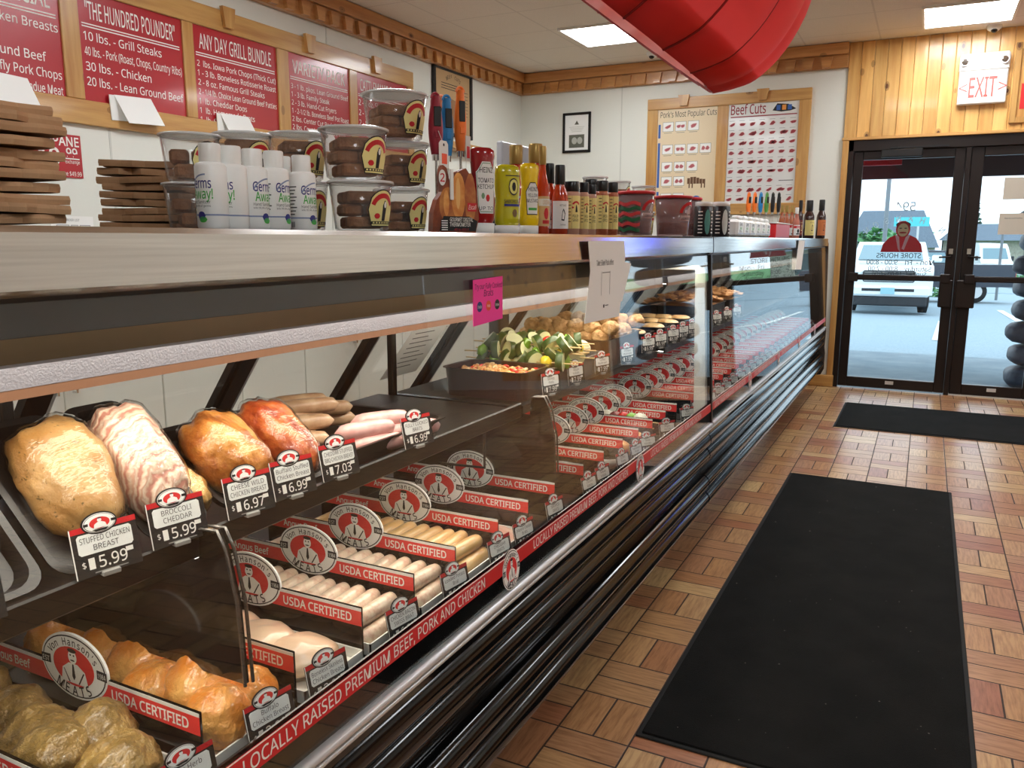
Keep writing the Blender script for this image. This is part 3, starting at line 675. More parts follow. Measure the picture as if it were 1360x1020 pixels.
# ------------------------------------------------------------------ shop emblem and long menu board on the left wall
em_white = mat('emblem_white', (250, 249, 244), .5); em_black = mat('emblem_black', (22, 22, 22), .5); em_red = mat('emblem_red', (222, 48, 48), .5)
EMATS = None
def emblem(mb, M, a, b, i0=0, detail=True, w=0.0):
    """oval shop emblem; material slots i0.. = white, black, red"""
    W, K, Rd = i0, i0+1, i0+2
    mb.flat(ell(a, b, 40), M, w+.0002, W).flat(ell(a*.955, b*.94, 40), M, w+.0005, K).flat(ell(a*.925, b*.90, 40), M, w+.0008, W)
    mb.flat(ell(a*.62, b*.60, 36), M, w+.0011, Rd)
    for s_ in (-1, 1):
        mb.flat([(s_*a*.70, -b*.12), (s_*a*.99, -b*.14), (s_*a*.99, b*.14), (s_*a*.70, b*.16)][::s_], M, w+.0012, K)
    # half figure in a white coat, reduced to plain shapes
    mb.flat([(-a*.40, -b*.52), (a*.42, -b*.52), (a*.34, -b*.08), (a*.13, b*.10), (-a*.13, b*.10), (-a*.34, -b*.10)], M, w+.0014, W)
    mb.flat(ell(a*.13, b*.21, 16, 0, b*.30), M, w+.0017, W).flat(ell(a*.135, b*.07, 12, 0, b*.50), M, w+.0019, K)
    if detail:
        mb.flat(ell(a*.07, b*.025, 10, 0, b*.20), M, w+.0020, K).flat(ell(a*.025, b*.03, 8, -a*.05, b*.36), M, w+.0020, K).flat(ell(a*.025, b*.03, 8, a*.05, b*.36), M, w+.0020, K)
        mb.flat([(-a*.02, b*.08), (a*.02, b*.08), (a*.05, -b*.3), (0, -b*.42), (-a*.05, -b*.3)], M, w+.0019, K)
        mb.flat([(-a*.30, -b*.1), (-a*.27, -b*.12), (-a*.12, -b*.5), (-a*.16, -b*.5)], M, w+.0019, K).flat([(a*.30, -b*.1), (a*.12, -b*.5), (a*.16, -b*.5), (a*.33, -b*.12)], M, w+.0019, K)
        mb.arctext("Von Hanson's", M, a*.775, b*.75, PI*.84, PI*.16, b*.22, w+.0014, K)
        mb.arctext("MEATS", M, a*.72, b*.74, PI*1.30, PI*1.70, b*.30, w+.0022, K)
        mb.text('EST', M, -a*.845, 0, b*.15, a*.22, w+.0016, W).text('1984', M, a*.845, 0, b*.15, a*.22, w+.0016, W)
    else:
        mb.flat([(-a*.5, -b*.62), (a*.5, -b*.62), (a*.3, -b*.84), (-a*.3, -b*.84)], M, w+.0016, K)
    return mb
EM3 = [em_white, em_black, em_red]

sign_red = mat('sign_red', (178, 34, 44), .28, coat=.3)
X0 = XL
board = thing('menu_board', 'long pine-framed board of red price panels on the left wall', 'menu board', (X0, 4.0, 1.93))
BY0, BY1, BZ0, BZ1 = 1.2, 5.99, 1.945, 2.735
ys = [(1.35, 2.10), (2.18, 2.825), (2.925, 3.585), (3.665, 4.365), (4.475, 5.135), (5.225, 5.905)]
for a in (BZ0, BZ1-.125): MB().box(X0, X0+.026, BY0, BY1, a, a+.125, 0, .004).build('frame_rail', frame_y, board, w=True)
pr = BY0
for a, b_ in ys: MB().box(X0, X0+.024, pr, a, BZ0+.126, BZ1-.126, 0, .003).build('frame_stile', frame_z, board, w=True); pr = b_
MB().box(X0, X0+.024, pr, BY1, BZ0+.126, BZ1-.126, 0, .003).build('frame_stile', frame_z, board, w=True)
k = 0
for y in (2.15, 2.95, 3.93, 4.68, 5.46):
    q = [(y-.052, BZ1+.02), (y+.052, BZ1+.02), (y+.034, BZ1-.10), (y-.034, BZ1-.10)]
    MB().extr(q, plane((X0+.026, 0, 0), (0, 1, 0), (0, 0, 1)), 0, .026).build('keystone_block', frame_z, board, w=True)
PW = plane((X0+.012, 0, 0), (0, 1, 0), (0, 0, 1))
texts = [("FAMILY VALUE", ["12 lbs. - Steaks"]),
 ("FREEZER SPECIAL", ["10 lbs. - Chicken Breasts", "", "10 lbs. - Ground Beef", "5 lbs. - Butterfly Pork Chops", "5 lbs. - Tender Kabob / Fondue Meat"]),
 ('"THE HUNDRED POUNDER"', ["10 lbs. - Grill Steaks", "40 lbs. - Pork (Roast, Chops, Country Ribs)", "30 lbs. - Chicken", "20 lbs. - Lean Ground Beef"]),
 ("ANY DAY GRILL BUNDLE", ["2  lbs. Iowa Pork Chops (Thick Cut)", "1 - 3 lb. Boneless Rotisserie Roast", "2 - 8 oz. Famous Grill Steaks", "2 - 1/4 lb. Choice Lean Ground Beef Patties", "1  lb. Cheddar Dogs", "1  lb. Homemade Brats", "1  lb. Skin-On Wieners"]),
 ("VARIETY PACK", ["3 - 1 lb. pkgs. Lean Ground Beef", "1 - 3 lb. Family Steak", "2 - 3 lb. Hand-Cut Fryers", "1 - 2-1/2 lb. Boneless Beef Pot Roast", "2 lbs. Center Cut Pork Chops", "2 lbs. Country Style Pork Ribs", "1 - 1 lb. pkg. Lean Stew Meat"]),
 ("CATTLEMAN'S CHOICE", ["2 - 8 oz. Sirloin Steaks", "2 - 8 oz. Ribeye Steaks", "2 - 8 oz. Strip Steaks", "2 - 6 oz. Filets"])]
for (a, b_), (ttl, lines) in zip(ys, texts):
    p = MB().box(X0+.001, X0+.0115, a, b_, BZ0+.125, BZ1-.125); wd = b_-a; zt = BZ1-.125
    p.text(ttl, PW, (a+b_)/2, zt-.085, .085, wd*.86, .0006, 1, .012)
    p.flat(rect(a+.02, b_-.02, zt-.158, zt-.152), PW, .0006, 1).flat(rect(a+.02, b_-.02, zt-.172, zt-.166), PW, .0006, 1)
    n = len(lines); st = .075 if n < 6 else .054; hh = .042 if n < 6 else .033
    for i_, l in enumerate(lines):
        if l: p.text(l, PW, a+.025, zt-.215-st*i_, hh, wd-.04, .0006, 1, .01, 'L')
    p.build('menu_panel', [sign_red, white_ink], board, w=True)
for (y, tl) in ((2.51, -.04), (3.23, .05), (3.97, .03), (4.80, .0)):
    c = thing('price_card', None, None, (X0+.028, y, 2.0)); tag(c, ['blank white price card hung on the leftmost red menu panel', 'blank white price card under the hundred pounder panel', 'blank white price card under the grill bundle panel', 'blank white price card under the variety pack panel'][[2.51, 3.23, 3.97, 4.80].index(y)], 'card', 'white flip cards on the menu board')
    M = Matrix.Rotation(tl, 4, 'X')
    b = MB(); b.add([(0, -.135, .125), (0, .10, .125), (.05, .135, -.02), (.05, -.10, -.02), (.003, -.135, .127), (.003, .10, .127), (.053, .135, -.018), (.053, -.10, -.018)], [(0, 1, 2, 3), (4, 7, 6, 5), (0, 4, 5, 1), (1, 5, 6, 2), (2, 6, 7, 3), (3, 7, 4, 0)], 0, False, M)
    b.build('front_leaf', paper, c); MB().box(-.002, .004, -.165, .09, -.005, .125, 0, 0, M).build('back_leaf', paper, c)

# framed brown poster, corner certificate
t = thing('framed_poster', 'brown printed poster in a thin dark frame on the left wall', 'picture', (X0, 6.65, 2.3))
PA, PBB = 6.31, 6.99
f = MB().box(X0, X0+.03, PA, PBB, 2.845, 2.875, 0, .003).box(X0, X0+.03, PA, PBB, 2.29, 2.32, 0, .003).box(X0, X0+.03, PA, PA+.035, 2.29, 2.875, 0, .003).box(X0, X0+.03, PBB-.035, PBB, 2.29, 2.875, 0, .003)
f.build('frame', black, t, w=True)
PP = plane((X0+.014, 0, 0), (0, 1, 0), (0, 0, 1))
p = MB().box(X0+.002, X0+.0135, PA+.03, PBB-.03, 2.315, 2.85)
p.arctext('BEEF CUTS', PP, .13, .05, PI*.85, PI*.15, .03, .0006, 1, .02, 6.66, 2.76)
for i_ in range(3): p.flat(rect(6.45, 6.85, 2.735-.022*i_, 2.741-.022*i_), PP, .0006, 1)
for i_ in range(8): p.flat(rect(6.82, 6.92, 2.70-.03*i_, 2.704-.03*i_), PP, .0006, 1)
p.flat([(6.50, 2.42), (6.62, 2.36), (6.74, 2.38), (6.80, 2.50), (6.74, 2.60), (6.60, 2.62), (6.52, 2.54)], PP, .0006, 2)
p.build('print', [mat('kraft_print', (190, 156, 112), .7), ink, mat('print_brown', (150, 110, 76), .7)], t, w=True)
t = thing('framed_certificate', 'small black-framed certificate with a photo on the far white wall', 'certificate', (-3.33, YD, 2.45))
f = MB().box(-3.49, -3.18, YD-.02, YD, 2.625, 2.65, 0, .003).box(-3.49, -3.18, YD-.02, YD, 2.25, 2.275, 0, .003).box(-3.49, -3.465, YD-.02, YD, 2.25, 2.65, 0, .003).box(-3.205, -3.18, YD-.02, YD, 2.25, 2.65, 0, .003)
f.build('frame', black, t, w=True)
PF = plane((0, YD-.009, 0), (1, 0, 0), (0, 0, 1))
p = MB().box(-3.47, -3.2, YD-.009, YD-.001, 2.27, 2.63); p.flat(rect(-3.42, -3.25, 2.30, 2.43), PF, .0006, 1).flat(ell(.03, .035, 14, -3.36, 2.37), PF, .001, 2).flat(ell(.03, .035, 14, -3.30, 2.37), PF, .001, 2)
p.flat([(-3.36, 2.53), (-3.31, 2.53), (-3.335, 2.57)], PF, .0006, 1)
for i_ in range(4): p.flat(rect(-3.42+.01*i_, -3.25-.01*i_, 2.505-.015*i_, 2.508-.015*i_), PF, .0006, 2)
p.build('sheet', [paper, mat('photo_dark', (96, 96, 84), .5), mat('photo_grey', (176, 176, 166), .5)], t, w=True)
# propane notice, pencilled paper
PW2 = plane((X0+.0065, 0, 0), (0, 1, 0), (0, 0, 1))
p = MB().box(X0+.001, X0+.006, 2.60, 2.885, 1.67, 1.885)
p.text('PROPANE', PW2, 2.745, 1.85, .045, .27, .0005, 1, .03).text('19', PW2, 2.705, 1.77, .085, .14, .0005, 1, .04).text('99', PW2, 2.83, 1.795, .045, .08, .0005, 1, .03)
p.flat(rect(2.79, 2.87, 1.762, 1.768), PW2, .0005, 1).text('exchange', PW2, 2.83, 1.75, .018, .08, .0005, 1).text('without exchange $49.99', PW2, 2.745, 1.69, .022, .26, .0005, 1, .01)
p.build('propane_notice', [sign_red, white_ink], loc=(X0+.004, 2.74, 1.67), w=True, label='red PROPANE 19.99 notice on the left wall above the bag stacks', cat='notice')
p = MB().box(X0+.001, X0+.004, 2.68, 2.92, 1.37, 1.475); PW3 = plane((X0+.0045, 0, 0), (0, 1, 0), (0, 0, 1))
for a, b_ in ((2.71, 2.78), (2.79, 2.83), (2.84, 2.90)):
    p.flat(rect(a, b_, 1.385, 1.43), PW3, .0004, 1).flat(rect(a+.003, b_-.003, 1.388, 1.427), PW3, .0007, 0)
    for i_ in range(3): p.flat(rect(a+.006, b_-.008, 1.40+.008*i_, 1.402+.008*i_), PW3, .0008, 1)
p.text('ORDER LIST', PW3, 2.80, 1.455, .012, .08, .0004, 1)
p.build('ruled_sheet', [paper, grey_ink], loc=(X0+.003, 2.8, 1.37), w=True, label='white ruled paper sheet taped low on the left wall', cat='paper')

# ------------------------------------------------------------------ cut charts on the far wall
t = thing('chart_frame', 'pine frame holding two meat cut charts on the far white wall', 'frame', (-1.81, YD, 1.6))
for a in (1.60, 2.615): MB().box(-2.575, -1.04, YD-.03, YD, a, a+.103, 0, .004).build('rail', frame_x, t, w=True)
for a in (-2.575, -1.885, -1.145): MB().box(a, a+.105, YD-.028, YD, 1.704, 2.614, 0, .003).build('stile', frame_z, t, w=True)
for x in (-2.21, -1.47):
    MB().extr([(x-.055, 2.735), (x+.055, 2.735), (x+.035, 2.635), (x-.035, 2.635)], plane((0, YD-.03, 0), (1, 0, 0), (0, 0, 1)), 0, .026).build('keystone_block', frame_z, t, w=True)
meat_p = mat('print_meat', (176, 88, 92), .6); fat_p = mat('print_fat', (222, 186, 180), .6); chart_tan = mat('chart_tan', (226, 206, 170), .45); chart_grey = mat('chart_grey', (222, 222, 218), .3, coat=.6)
PC = plane((0, YD-.0125, 0), (1, 0, 0), (0, 0, 1)); rn = random.Random(5)
def cut(mb, cx, cz, w_, h_, i1, i2, k):
    a = rn.uniform(.1, .6); M2 = [(w_*math.cos(q)*(1+.2*math.sin(3*q+k)), h_*math.sin(q)*(1+.2*math.cos(2*q+k))) for q in [2*PI*j/14 for j in range(14)]]
    R_ = lambda s_: [(cx+s_*(x*math.cos(a)-y*math.sin(a)), cz+s_*(x*math.sin(a)+y*math.cos(a))) for x, y in M2]
    mb.flat(R_(1), PC, .0012, i2).flat(R_(.8), PC, .0016, i1)
p = MB().box(-2.47, -1.885, YD-.0125, YD-.002, 1.70, 2.62)
p.text("Pork's Most Popular Cuts", PC, -2.17, 2.565, .055, .55, .0006, 1, .0)
for (z0, z1) in ((2.345, 2.475), (1.87, 2.30), (1.715, 1.83)): p.flat(rect(-2.462, -2.440, z0, z1), PC, .0006, 2)
for r_, (z, n) in enumerate(((2.45, 3), (2.235, 4), (2.07, 3), (1.93, 2), (1.77, 2))):
    for c_ in range(n):
        x = -2.365+.125*c_; p.flat(rect(x-.054, x+.054, z-.045, z+.045), PC, .0005, 5).flat(rect(x-.051, x+.051, z-.042, z+.042), PC, .0008, 3)
        for j in range(1 if c_ % 2 == 0 else 2): cut(p, x-.02*(c_ % 2)+.04*j, z, .034-.012*(c_ % 2), .018, 4, 6, r_+c_)
        p.flat(rect(x-.04, x+.04, z-.060, z-.056), PC, .0005, 5)
for i_ in range(6): p.flat([(-2.155+.03*i_, 1.90), (-2.128+.03*i_, 1.90), (-2.128+.03*i_, 1.955+.012*math.sin(i_)), (-2.155+.03*i_, 1.955+.012*math.sin(i_))], PC, .0008, 7)
for x in (-2.14, -2.11, -2.02, -1.99): p.flat(rect(x, x+.012, 1.86, 1.90), PC, .0007, 7)
p.flat(ell(.035, .022, 14, -2.06, 1.765), PC, .0006, 2).text('Be inspired', PC, -2.06, 1.72, .022, .13, .0006, 1)
p.build('pork_chart', [chart_tan, ink, blue_ink, paper, meat_p, grey_ink, fat_p, mat('print_darkbrown', (100, 66, 40), .6)], t, w=True)
PC = plane((0, YD-.0165, 0), (1, 0, 0), (0, 0, 1))
p = MB().box(-1.79, -1.125, YD-.0165, YD-.002, 1.60, 2.63)
p.text('Beef Cuts', PC, -1.60, 2.565, .085, .32, .0006, 1, .02)
p.flat([(-1.38, 2.54), (-1.34, 2.6), (-1.24, 2.59), (-1.17, 2.545), (-1.22, 2.53), (-1.30, 2.525)], PC, .0006, 2)
for i_ in range(3): p.flat(rect(-1.345+.05*i_, -1.31+.05*i_, 2.54, 2.585), PC, .0009, 3+i_ % 2)
p.flat(rect(-1.76, -1.16, 2.495, 2.505), PC, .0006, 1)
for r_ in range(9):
    for c_ in range(7):
        x = -1.74+.092*c_; z = 2.43-.086*r_
        if r_ == 6 and c_ > 4 or r_ == 8 and c_ in (2, 3, 4, 5): continue
        for j in range(1+(r_*c_) % 3 // 2): cut(p, x+.022*j, z, .030, .017, 1+5*((r_+c_) % 2 > 5), 6, r_*3+c_)
        p.flat(rect(x-.03, x+.02, z+.034, z+.037), PC, .0006, 5)
p.flat(rect(-1.29, -1.16, 1.905, 1.912), PC, .0006, 5)
cut(p, -1.22, 1.66, .03, .018, 1, 6, 2)
for i_ in range(2): p.flat(rect(-1.75, -1.60, 1.63+.012*i_, 1.633+.012*i_), PC, .0006, 5)
p.build('beef_chart', [chart_grey, mat('print_beef', (150, 52, 60), .6), ink, blue_ink, mat('print_orange', (220, 140, 60), .6), grey_ink, fat_p], t, w=True)

# ------------------------------------------------------------------ service side: cabinets, bench top, till screen
cab_white = mat('cabinet_white', (240, 240, 228), .4)
yb = .68
names = ['nearest', 'second', 'third', 'fourth', 'fifth', 'sixth', 'seventh']
for k in range(6):
    a, b_ = yb+1.065*k, yb+1.065*(k+1)
    t = thing('base_cabinet', names[k]+' white base cabinet of the row along the left wall', 'cabinet', (X0+.3, (a+b_)/2, 0), 0, 'white base cabinets behind the case')
    MB().box(X0+.005, X0+.56, a+.001, b_-.001, .08, .925).box(X0+.005, X0+.50, a+.001, b_-.001, .001, .08).build('carcass', cab_white, t, w=True)
    m_ = (a+b_)/2
    for s_ in (0, 1):
        y0, y1 = (a+.004, m_-.002) if s_ == 0 else (m_+.002, b_-.004)
        d = MB().box(X0+.561, X0+.582, y0, y1, .10, .92, 0, .003).build('door', cab_white, t, w=True)
        hy = m_+(-.045 if s_ == 0 else .045)
        MB().tube([(X0+.582, hy, .755), (X0+.61, hy, .755), (X0+.61, hy, .675), (X0+.582, hy, .675)], .006, 8).build('handle', chrome, d, w=True)
MB().box(X0+.004, X0+.61, yb, yb+6.39, .926, .96, 0, .006).build('bench_top', mat('laminate_grey', (206, 204, 194), .35), loc=(X0+.3, yb, .926), w=True, label='pale laminate worktop running over the white base cabinets', cat='worktop')
t = thing('till_screen', 'grey backed till screen standing on a post behind the ketchup bottle', 'monitor', (-2.1, 3.95, 0))
a = at(663, 187, 'x', -2.2); b_ = at(700, 232, 'x', -2.2)
MB().box(-2.22, -2.18, a.y, b_.y+.12, 1.50, a.z, 0, .008).build('screen_back', mat('till_grey', (150, 150, 152), .4), t, w=True)
MB().box(-2.20, -2.16, b_.y-.02, b_.y+.25, 1.52, a.z-.09, 0, .006).build('printer_box', black, t, w=True)
MB().box(-2.30, -2.22, a.y+.05, a.y+.17, .0, 1.6, 0, .006).build('stand_post', black, t, w=True)
MB().box(-2.45, -2.1, a.y-.05, a.y+.3, .0, .03, 0, .006).build('stand_foot', black, t, w=True)
t = thing('wall_shelf', 'pine shelf box on the left wall behind the digital thermometers', 'shelf', (X0, 6.3, 1.75))
a = at(598, 186, 'x', X0+.12); b_ = at(646, 222, 'x', X0+.12)
MB().box(X0, X0+.12, a.y, b_.y, b_.z+.12, b_.z+.18, 0, .004).box(X0, X0+.1, a.y, b_.y, a.z-.07, a.z, 0, .004).build('rail', frame_y, t, w=True)
MB().box(X0, X0+.1, a.y, a.y+.08, b_.z+.18, a.z-.07, 0, .004).box(X0, X0+.1, b_.y-.08, b_.y, b_.z+.18, a.z-.07, 0, .004).box(X0, X0+.1, (a.y+b_.y)/2-.05, (a.y+b_.y)/2+.05, b_.z+.18, a.z-.07, 0, .004).build('stile', frame_z, t, w=True)
MB().box(X0, X0+.02, a.y, b_.y, b_.z+.18, a.z-.07).build('back_board', mat('kraft_print', (190, 156, 112), .7), t, w=True)
# ------------------------------------------------------------------ refrigerated meat case: two units end to end
GT, GB = (-.785, 1.298), (-.752, .606)
def gx(z): return GT[0]+(GB[0]-GT[0])*(GT[1]-z)/(GT[1]-GB[1])
RB, RT = (-1.66, .70), (-1.235, 1.285)        # slanted rear doors
def rx(z): return RB[0]+(RT[0]-RB[0])*(z-RB[1])/(RT[1]-RB[1])
def half_round(mb, y0, y1, cx, cz, r, mi=0, sq=1.0):
    n = 14; pr = [(cx+r*math.cos(-PI/2+PI*k/n), cz+r*sq*math.sin(-PI/2+PI*k/n)) for k in range(n+1)]+[(cx-.02, cz+r*sq), (cx-.02, cz-r*sq)]
    mb.rings([[(x, y0, z) for x, z in pr], [(x, y1, z) for x, z in pr]], mi, True, True)
def sheet(mb, poly, y0, y1, mi=0): mb.extr([(x, z) for x, z in poly], plane((0, y1, 0), (1, 0, 0), (0, 0, 1)), 0, y1-y0, mi)
interior = mat('case_liner', (30, 27, 26), .45)
lamp_bar = mat('light_bar_enamel', (120, 118, 126), .35, .2, bump=(300, .2))
case_lamp = mat('case_tube', (255, 244, 228), .5, emit=CASE_E)
top_black = mat('case_top', (52, 50, 50), .35)
def case_unit(name, y0, y1, label):
    t = thing(name, label, 'display case', (-1.3, (y0+y1)/2, 0))
    b = MB(); sheet(b, [(-.93, .0), (-.93, .22), (-.80, .24), (-.79, .30), (-.79, .595), (-1.80, .595), (-1.80, 0)], y0, y1)
    b.build('base_panel', gloss_black, t, w=True)
    for cz in (.255, .325):
        pass
    u = MB(); half_round(u, y0, y1, -.785, .522, .036); half_round(u, y0, y1, -.785, .458, .034); u.build('upper_bumper', bumper_black, t, w=True)
    u = MB(); half_round(u, y0, y1, -.785, .335, .036); half_round(u, y0, y1, -.785, .262, .040); u.build('lower_bumper', bumper_black, t, w=True)
    u = MB(); half_round(u, y0, y1, -.752, .596, .0085); half_round(u, y0, y1, -.754, .577, .005); u.build('glass_rail', alu, t, w=True)
    MB().box(-.80, -.757, y0, y1, .555, .604).build('rail_backing', gloss_black, t, w=True)
    g = MB(); q = [(gx(.604), .604), (gx(1.298), 1.298), (gx(1.298)-.006, 1.298), (gx(.604)-.006, .604)]; sheet(g, q, y0+.006, y1-.006); g.build('front_glass', case_glass, t, w=True)
    g = MB(); q = [(gx(.606)-.0065, .606), (gx(.688)-.0065, .688), (gx(.688)-.010, .688), (gx(.606)-.010, .606)]; sheet(g, q, y0+.006, y1-.006); g.build('lower_mask', gloss_black, t, w=True)
    # canopy: steel fascia, black soffit, top deck
    f = MB(); sheet(f, [(-.779, 1.3725), (-.7775, 1.366), (-.775, 1.31), (-.785, 1.303), (-.80, 1.303), (-.80, 1.3725)], y0, y1); f.build('steel_fascia', steel, t, w=True)
    f = MB(); sheet(f, [(-.80, 1.300), (-.80, 1.371), (-1.33, 1.371), (-1.33, 1.29), (-1.20, 1.285), (-.80, 1.285)], y0, y1); f.build('top_deck', top_black, t, w=True)
    MB().box(-.90, -.835, y0+.05, y1-.05, 1.274, 1.284).build('tube_lamp', case_lamp, t, w=True)
    MB().box(-.83, -.80, y0, y1, 1.262, 1.285).build('lamp_shroud', top_black, t, w=True)
    h_ = MB(); sheet(h_, [(rx(1.15)+.03, 1.15), (rx(1.285)+.03, 1.285), (rx(1.285)-.04, 1.285), (rx(1.15)-.04, 1.15)], y0, y1); h_.build('rear_header', mat('header_taupe', (104, 92, 74), .5), t, w=True)
    f = MB(); sheet(f, [(-.975, 1.206), (-.97, 1.180), (-1.035, 1.185), (-1.04, 1.20)], y0+.03, y1-.03); f.build('light_bar', lamp_bar, t, w=True)
    f = MB(); sheet(f, [(-.971, 1.180), (-.970, 1.167), (-.977, 1.167), (-.980, 1.1765), (-1.030, 1.1785), (-1.035, 1.185)], y0+.03, y1-.03); f.build('light_bar_skirt', mat('skirt_brown', (120, 84, 62), .5), t, w=True)
    MB().box(-1.028, -.985, y0+.06, y1-.06, 1.172, 1.1755).build('bar_lamp', case_lamp, t, w=True)
    # interior: deck pan, rear wall, rear sliding doors
    d = MB(); sheet(d, [(-.80, .5955), (-.80, .612), (-.815, .600), (-1.62, .600), (-1.66, .70), (-1.70, .70), (-1.70, .5955)], y0, y1); d.build('deck_pan', interior, t, w=True)
    n = max(2, round((y1-y0)/.50)); st = (y1-y0)/n
    for k in range(n):
        a, b_ = y0+k*st, y0+(k+1)*st; dz = .010*(k % 2)
        fr_ = MB()
        def slab(za, zb, ya, yb, th, mb, mi=0):
            nx, nz = -.81*th, .59*th
            pts = [(rx(za)+nx*0-dz, za), (rx(zb)-dz, zb)]
            P_ = [(pts[0][0]-th, pts[0][1]), (pts[0][0], pts[0][1]), (pts[1][0], pts[1][1]), (pts[1][0]-th, pts[1][1])]
            sheet(mb, P_, ya, yb, mi)
        slab(.70, 1.15, a, a+.045, .022, fr_); slab(.70, 1.15, b_-.012, b_, .022, fr_)
        slab(.70, .76, a+.045, b_-.012, .022, fr_); slab(1.13, 1.15, a+.045, b_-.012, .022, fr_)
        dd = fr_.build('rear_door', black, t, w=True)
        p = MB(); slab(.76, 1.15, a+.045, b_-.012, .005, p); p.build('door_pane', glass('rear_glass', (.98, .985, .98, 1), 0, 1.42), dd, w=True)
        ed = MB(); slab(.72, 1.14, a+.045, a+.052, .024, ed); ed.build('door_edge', alu, dd, w=True)
    # slogan strip along the foot of the glass
    s_ = MB(); q = [(gx(.652)+.0012, .652), (gx(.686)+.0012, .686), (gx(.686)+.0002, .686), (gx(.652)+.0002, .652)]; sheet(s_, q, y0+.01, y1-.01, 0)
    MS = plane((gx(.669)+.0013, 0, .669), (0, 1, 0), (GT[0]-GB[0], 0, GT[1]-GB[1]))
    s_.flat(rect(y0+.01, y1-.01, .0150, .0172), MS, .0003, 1)
    ye = [y for y in EMY if y0 < y < y1]
    for y in SLY:
        if y-.35 > y0 and y+.35 < y1: s_.text('LOCALLY RAISED PREMIUM BEEF, PORK AND CHICKEN', MS, y, -.001, .0205, .70, .0004, 1, .012)
    s_.build('slogan_strip', [red_ink, white_ink], t, w=True)
    for y in ye:
        e_ = MB(); M2 = plane((gx(.652)+.0020, y, .652), (0, 1, 0), (GT[0]-GB[0], 0, GT[1]-GB[1])); emblem(e_, M2, .041, .045, 0, True); e_.build('round_emblem', EM3, t, w=True)
    return t
EMY = [-.314+.9*k for k in range(9) if k != 4]; SLY = [.136+.9*k for k in range(9)]
JY = 3.345
c1 = case_unit('display_case', -.62, JY, 'long glass-fronted meat case unit nearest the camera, with chickens on a shelf')
c2 = case_unit('display_case', JY+.0145, 7.66, 'glass-fronted meat case unit at the far end by the doors')
# joint between the units, end panels
j = MB(); sheet(j, [(gx(.60)+.004, .60), (gx(1.30)+.004, 1.30), (gx(1.30)-.03, 1.30), (gx(.60)-.03, .60)], JY-.008, JY+.012)
j.build('glass_joint', dark_alu, c1, w=True)
j = MB(); sheet(j, [(gx(.64)-.012, .61), (gx(1.24)-.012, 1.24), (gx(1.24)-.052, 1.24), (gx(.64)-.062, .61)], JY-.045, JY-.012)
sheet(j, [(gx(1.24)-.012, 1.24), (gx(1.24)-.012, 1.27), (rx(1.24)+.03, 1.27), (rx(1.24)+.03, 1.24)], JY-.045, JY-.012)
j.build('end_frame', case_white, c1, w=True)
for nm, u, ya, yb_ in (('end_panel', c1, -.66, -.622), ('end_panel', c2, 7.662, 7.70)):
    e = MB(); sheet(e, [(-.93, 0), (-.93, .14), (-.765, .17), (-.742, .22), (-.742, .36), (-.75, .42), (-.745, .56), (-.752, .62), (-.775, 1.33), (-.79, 1.372), (-1.33, 1.374), (-1.35, 1.29), (-1.78, .70), (-1.80, 0)], ya, yb_)
    e.build(nm, mat('end_panel_brown', (58, 50, 46), .25, coat=.4), u, w=True)
# hanging shelf in the near unit, black partitions
sh = MB(); sh.box(-1.42, -.955, -.58, 1.93, .893, .909, 0, .004); sh.box(-.957, -.945, -.58, 1.93, .885, .925, 0, .003)
sh.build('hanging_shelf', black, c1, w=True)
MB().box(-.990, -.964, -.56, 1.91, .8885, .8925).build('added_shelf_lamp', case_lamp, c1, w=True)  # unseen strip added under the shelf to brighten the divider emblems
for y in (-.4, .82, 1.96):
    MB().box(-1.40, -1.38, y-.012, y+.012, .90, 1.29, 0, .003).build('shelf_hanger', black, c1, w=True)
def partition(y, unit):
    pts = [(-1.50, .70), (-1.50, .883), (-.941, .883), (-.937, .935), (-.90, .938), (-.885, .91), (-.868, .83), (-.862, .70)]
    p = MB(); sheet(p, pts, y-.004, y+.004); o = p.build('partition', mat('smoked_acrylic', (24, 20, 19), .08, coat=.4), unit, w=True)
    for dy in (-.008, .008):
        MB().tube([(x+.004, y+dy, z) for x, z in pts[3:]], .0028, 8).build('edge_wire', mat('wire_grey', (110, 106, 102), .25, .8), o, w=True)
partition(.822, c1); partition(1.975, c1)
sh = MB(); sh.box(-1.42, -.98, 2.0, JY-.06, .885, .90, 0, .004); sh.box(-.983, -.976, 2.0, JY-.06, .876, .90); sh.build('raised_shelf', black, c1, w=True)
MB().box(-1.012, -.988, 2.02, JY-.08, .880, .8845).build('added_shelf_lamp', case_lamp, c1, w=True)  # added strip, out of sight, brightens the boards past the partition
sh = MB(); sh.box(-1.42, -.98, JY+.05, 7.5, .885, .90, 0, .004); sh.box(-.983, -.976, JY+.05, 7.5, .876, .90); sh.build('raised_shelf', black, c2, w=True)
MB().box(-1.012, -.988, JY+.07, 7.48, .880, .8845).build('added_shelf_lamp', case_lamp, c2, w=True)  # unseen strip added to light the far deck
for u, ys_ in ((c1, (2.05, 3.2)), (c2, (3.6, 5.5, 7.4))):
    for y in ys_: MB().box(-1.40, -1.37, y-.012, y+.012, .60, .89, 0, .003).build('shelf_leg', black, u, w=True)
w_ = MB().tube([(-.99, 1.80, .893), (-.99, 1.80, .77), (-1.13, 1.80, .765)], .004, 8); w_.build('shelf_bracket', black, c1, w=True)

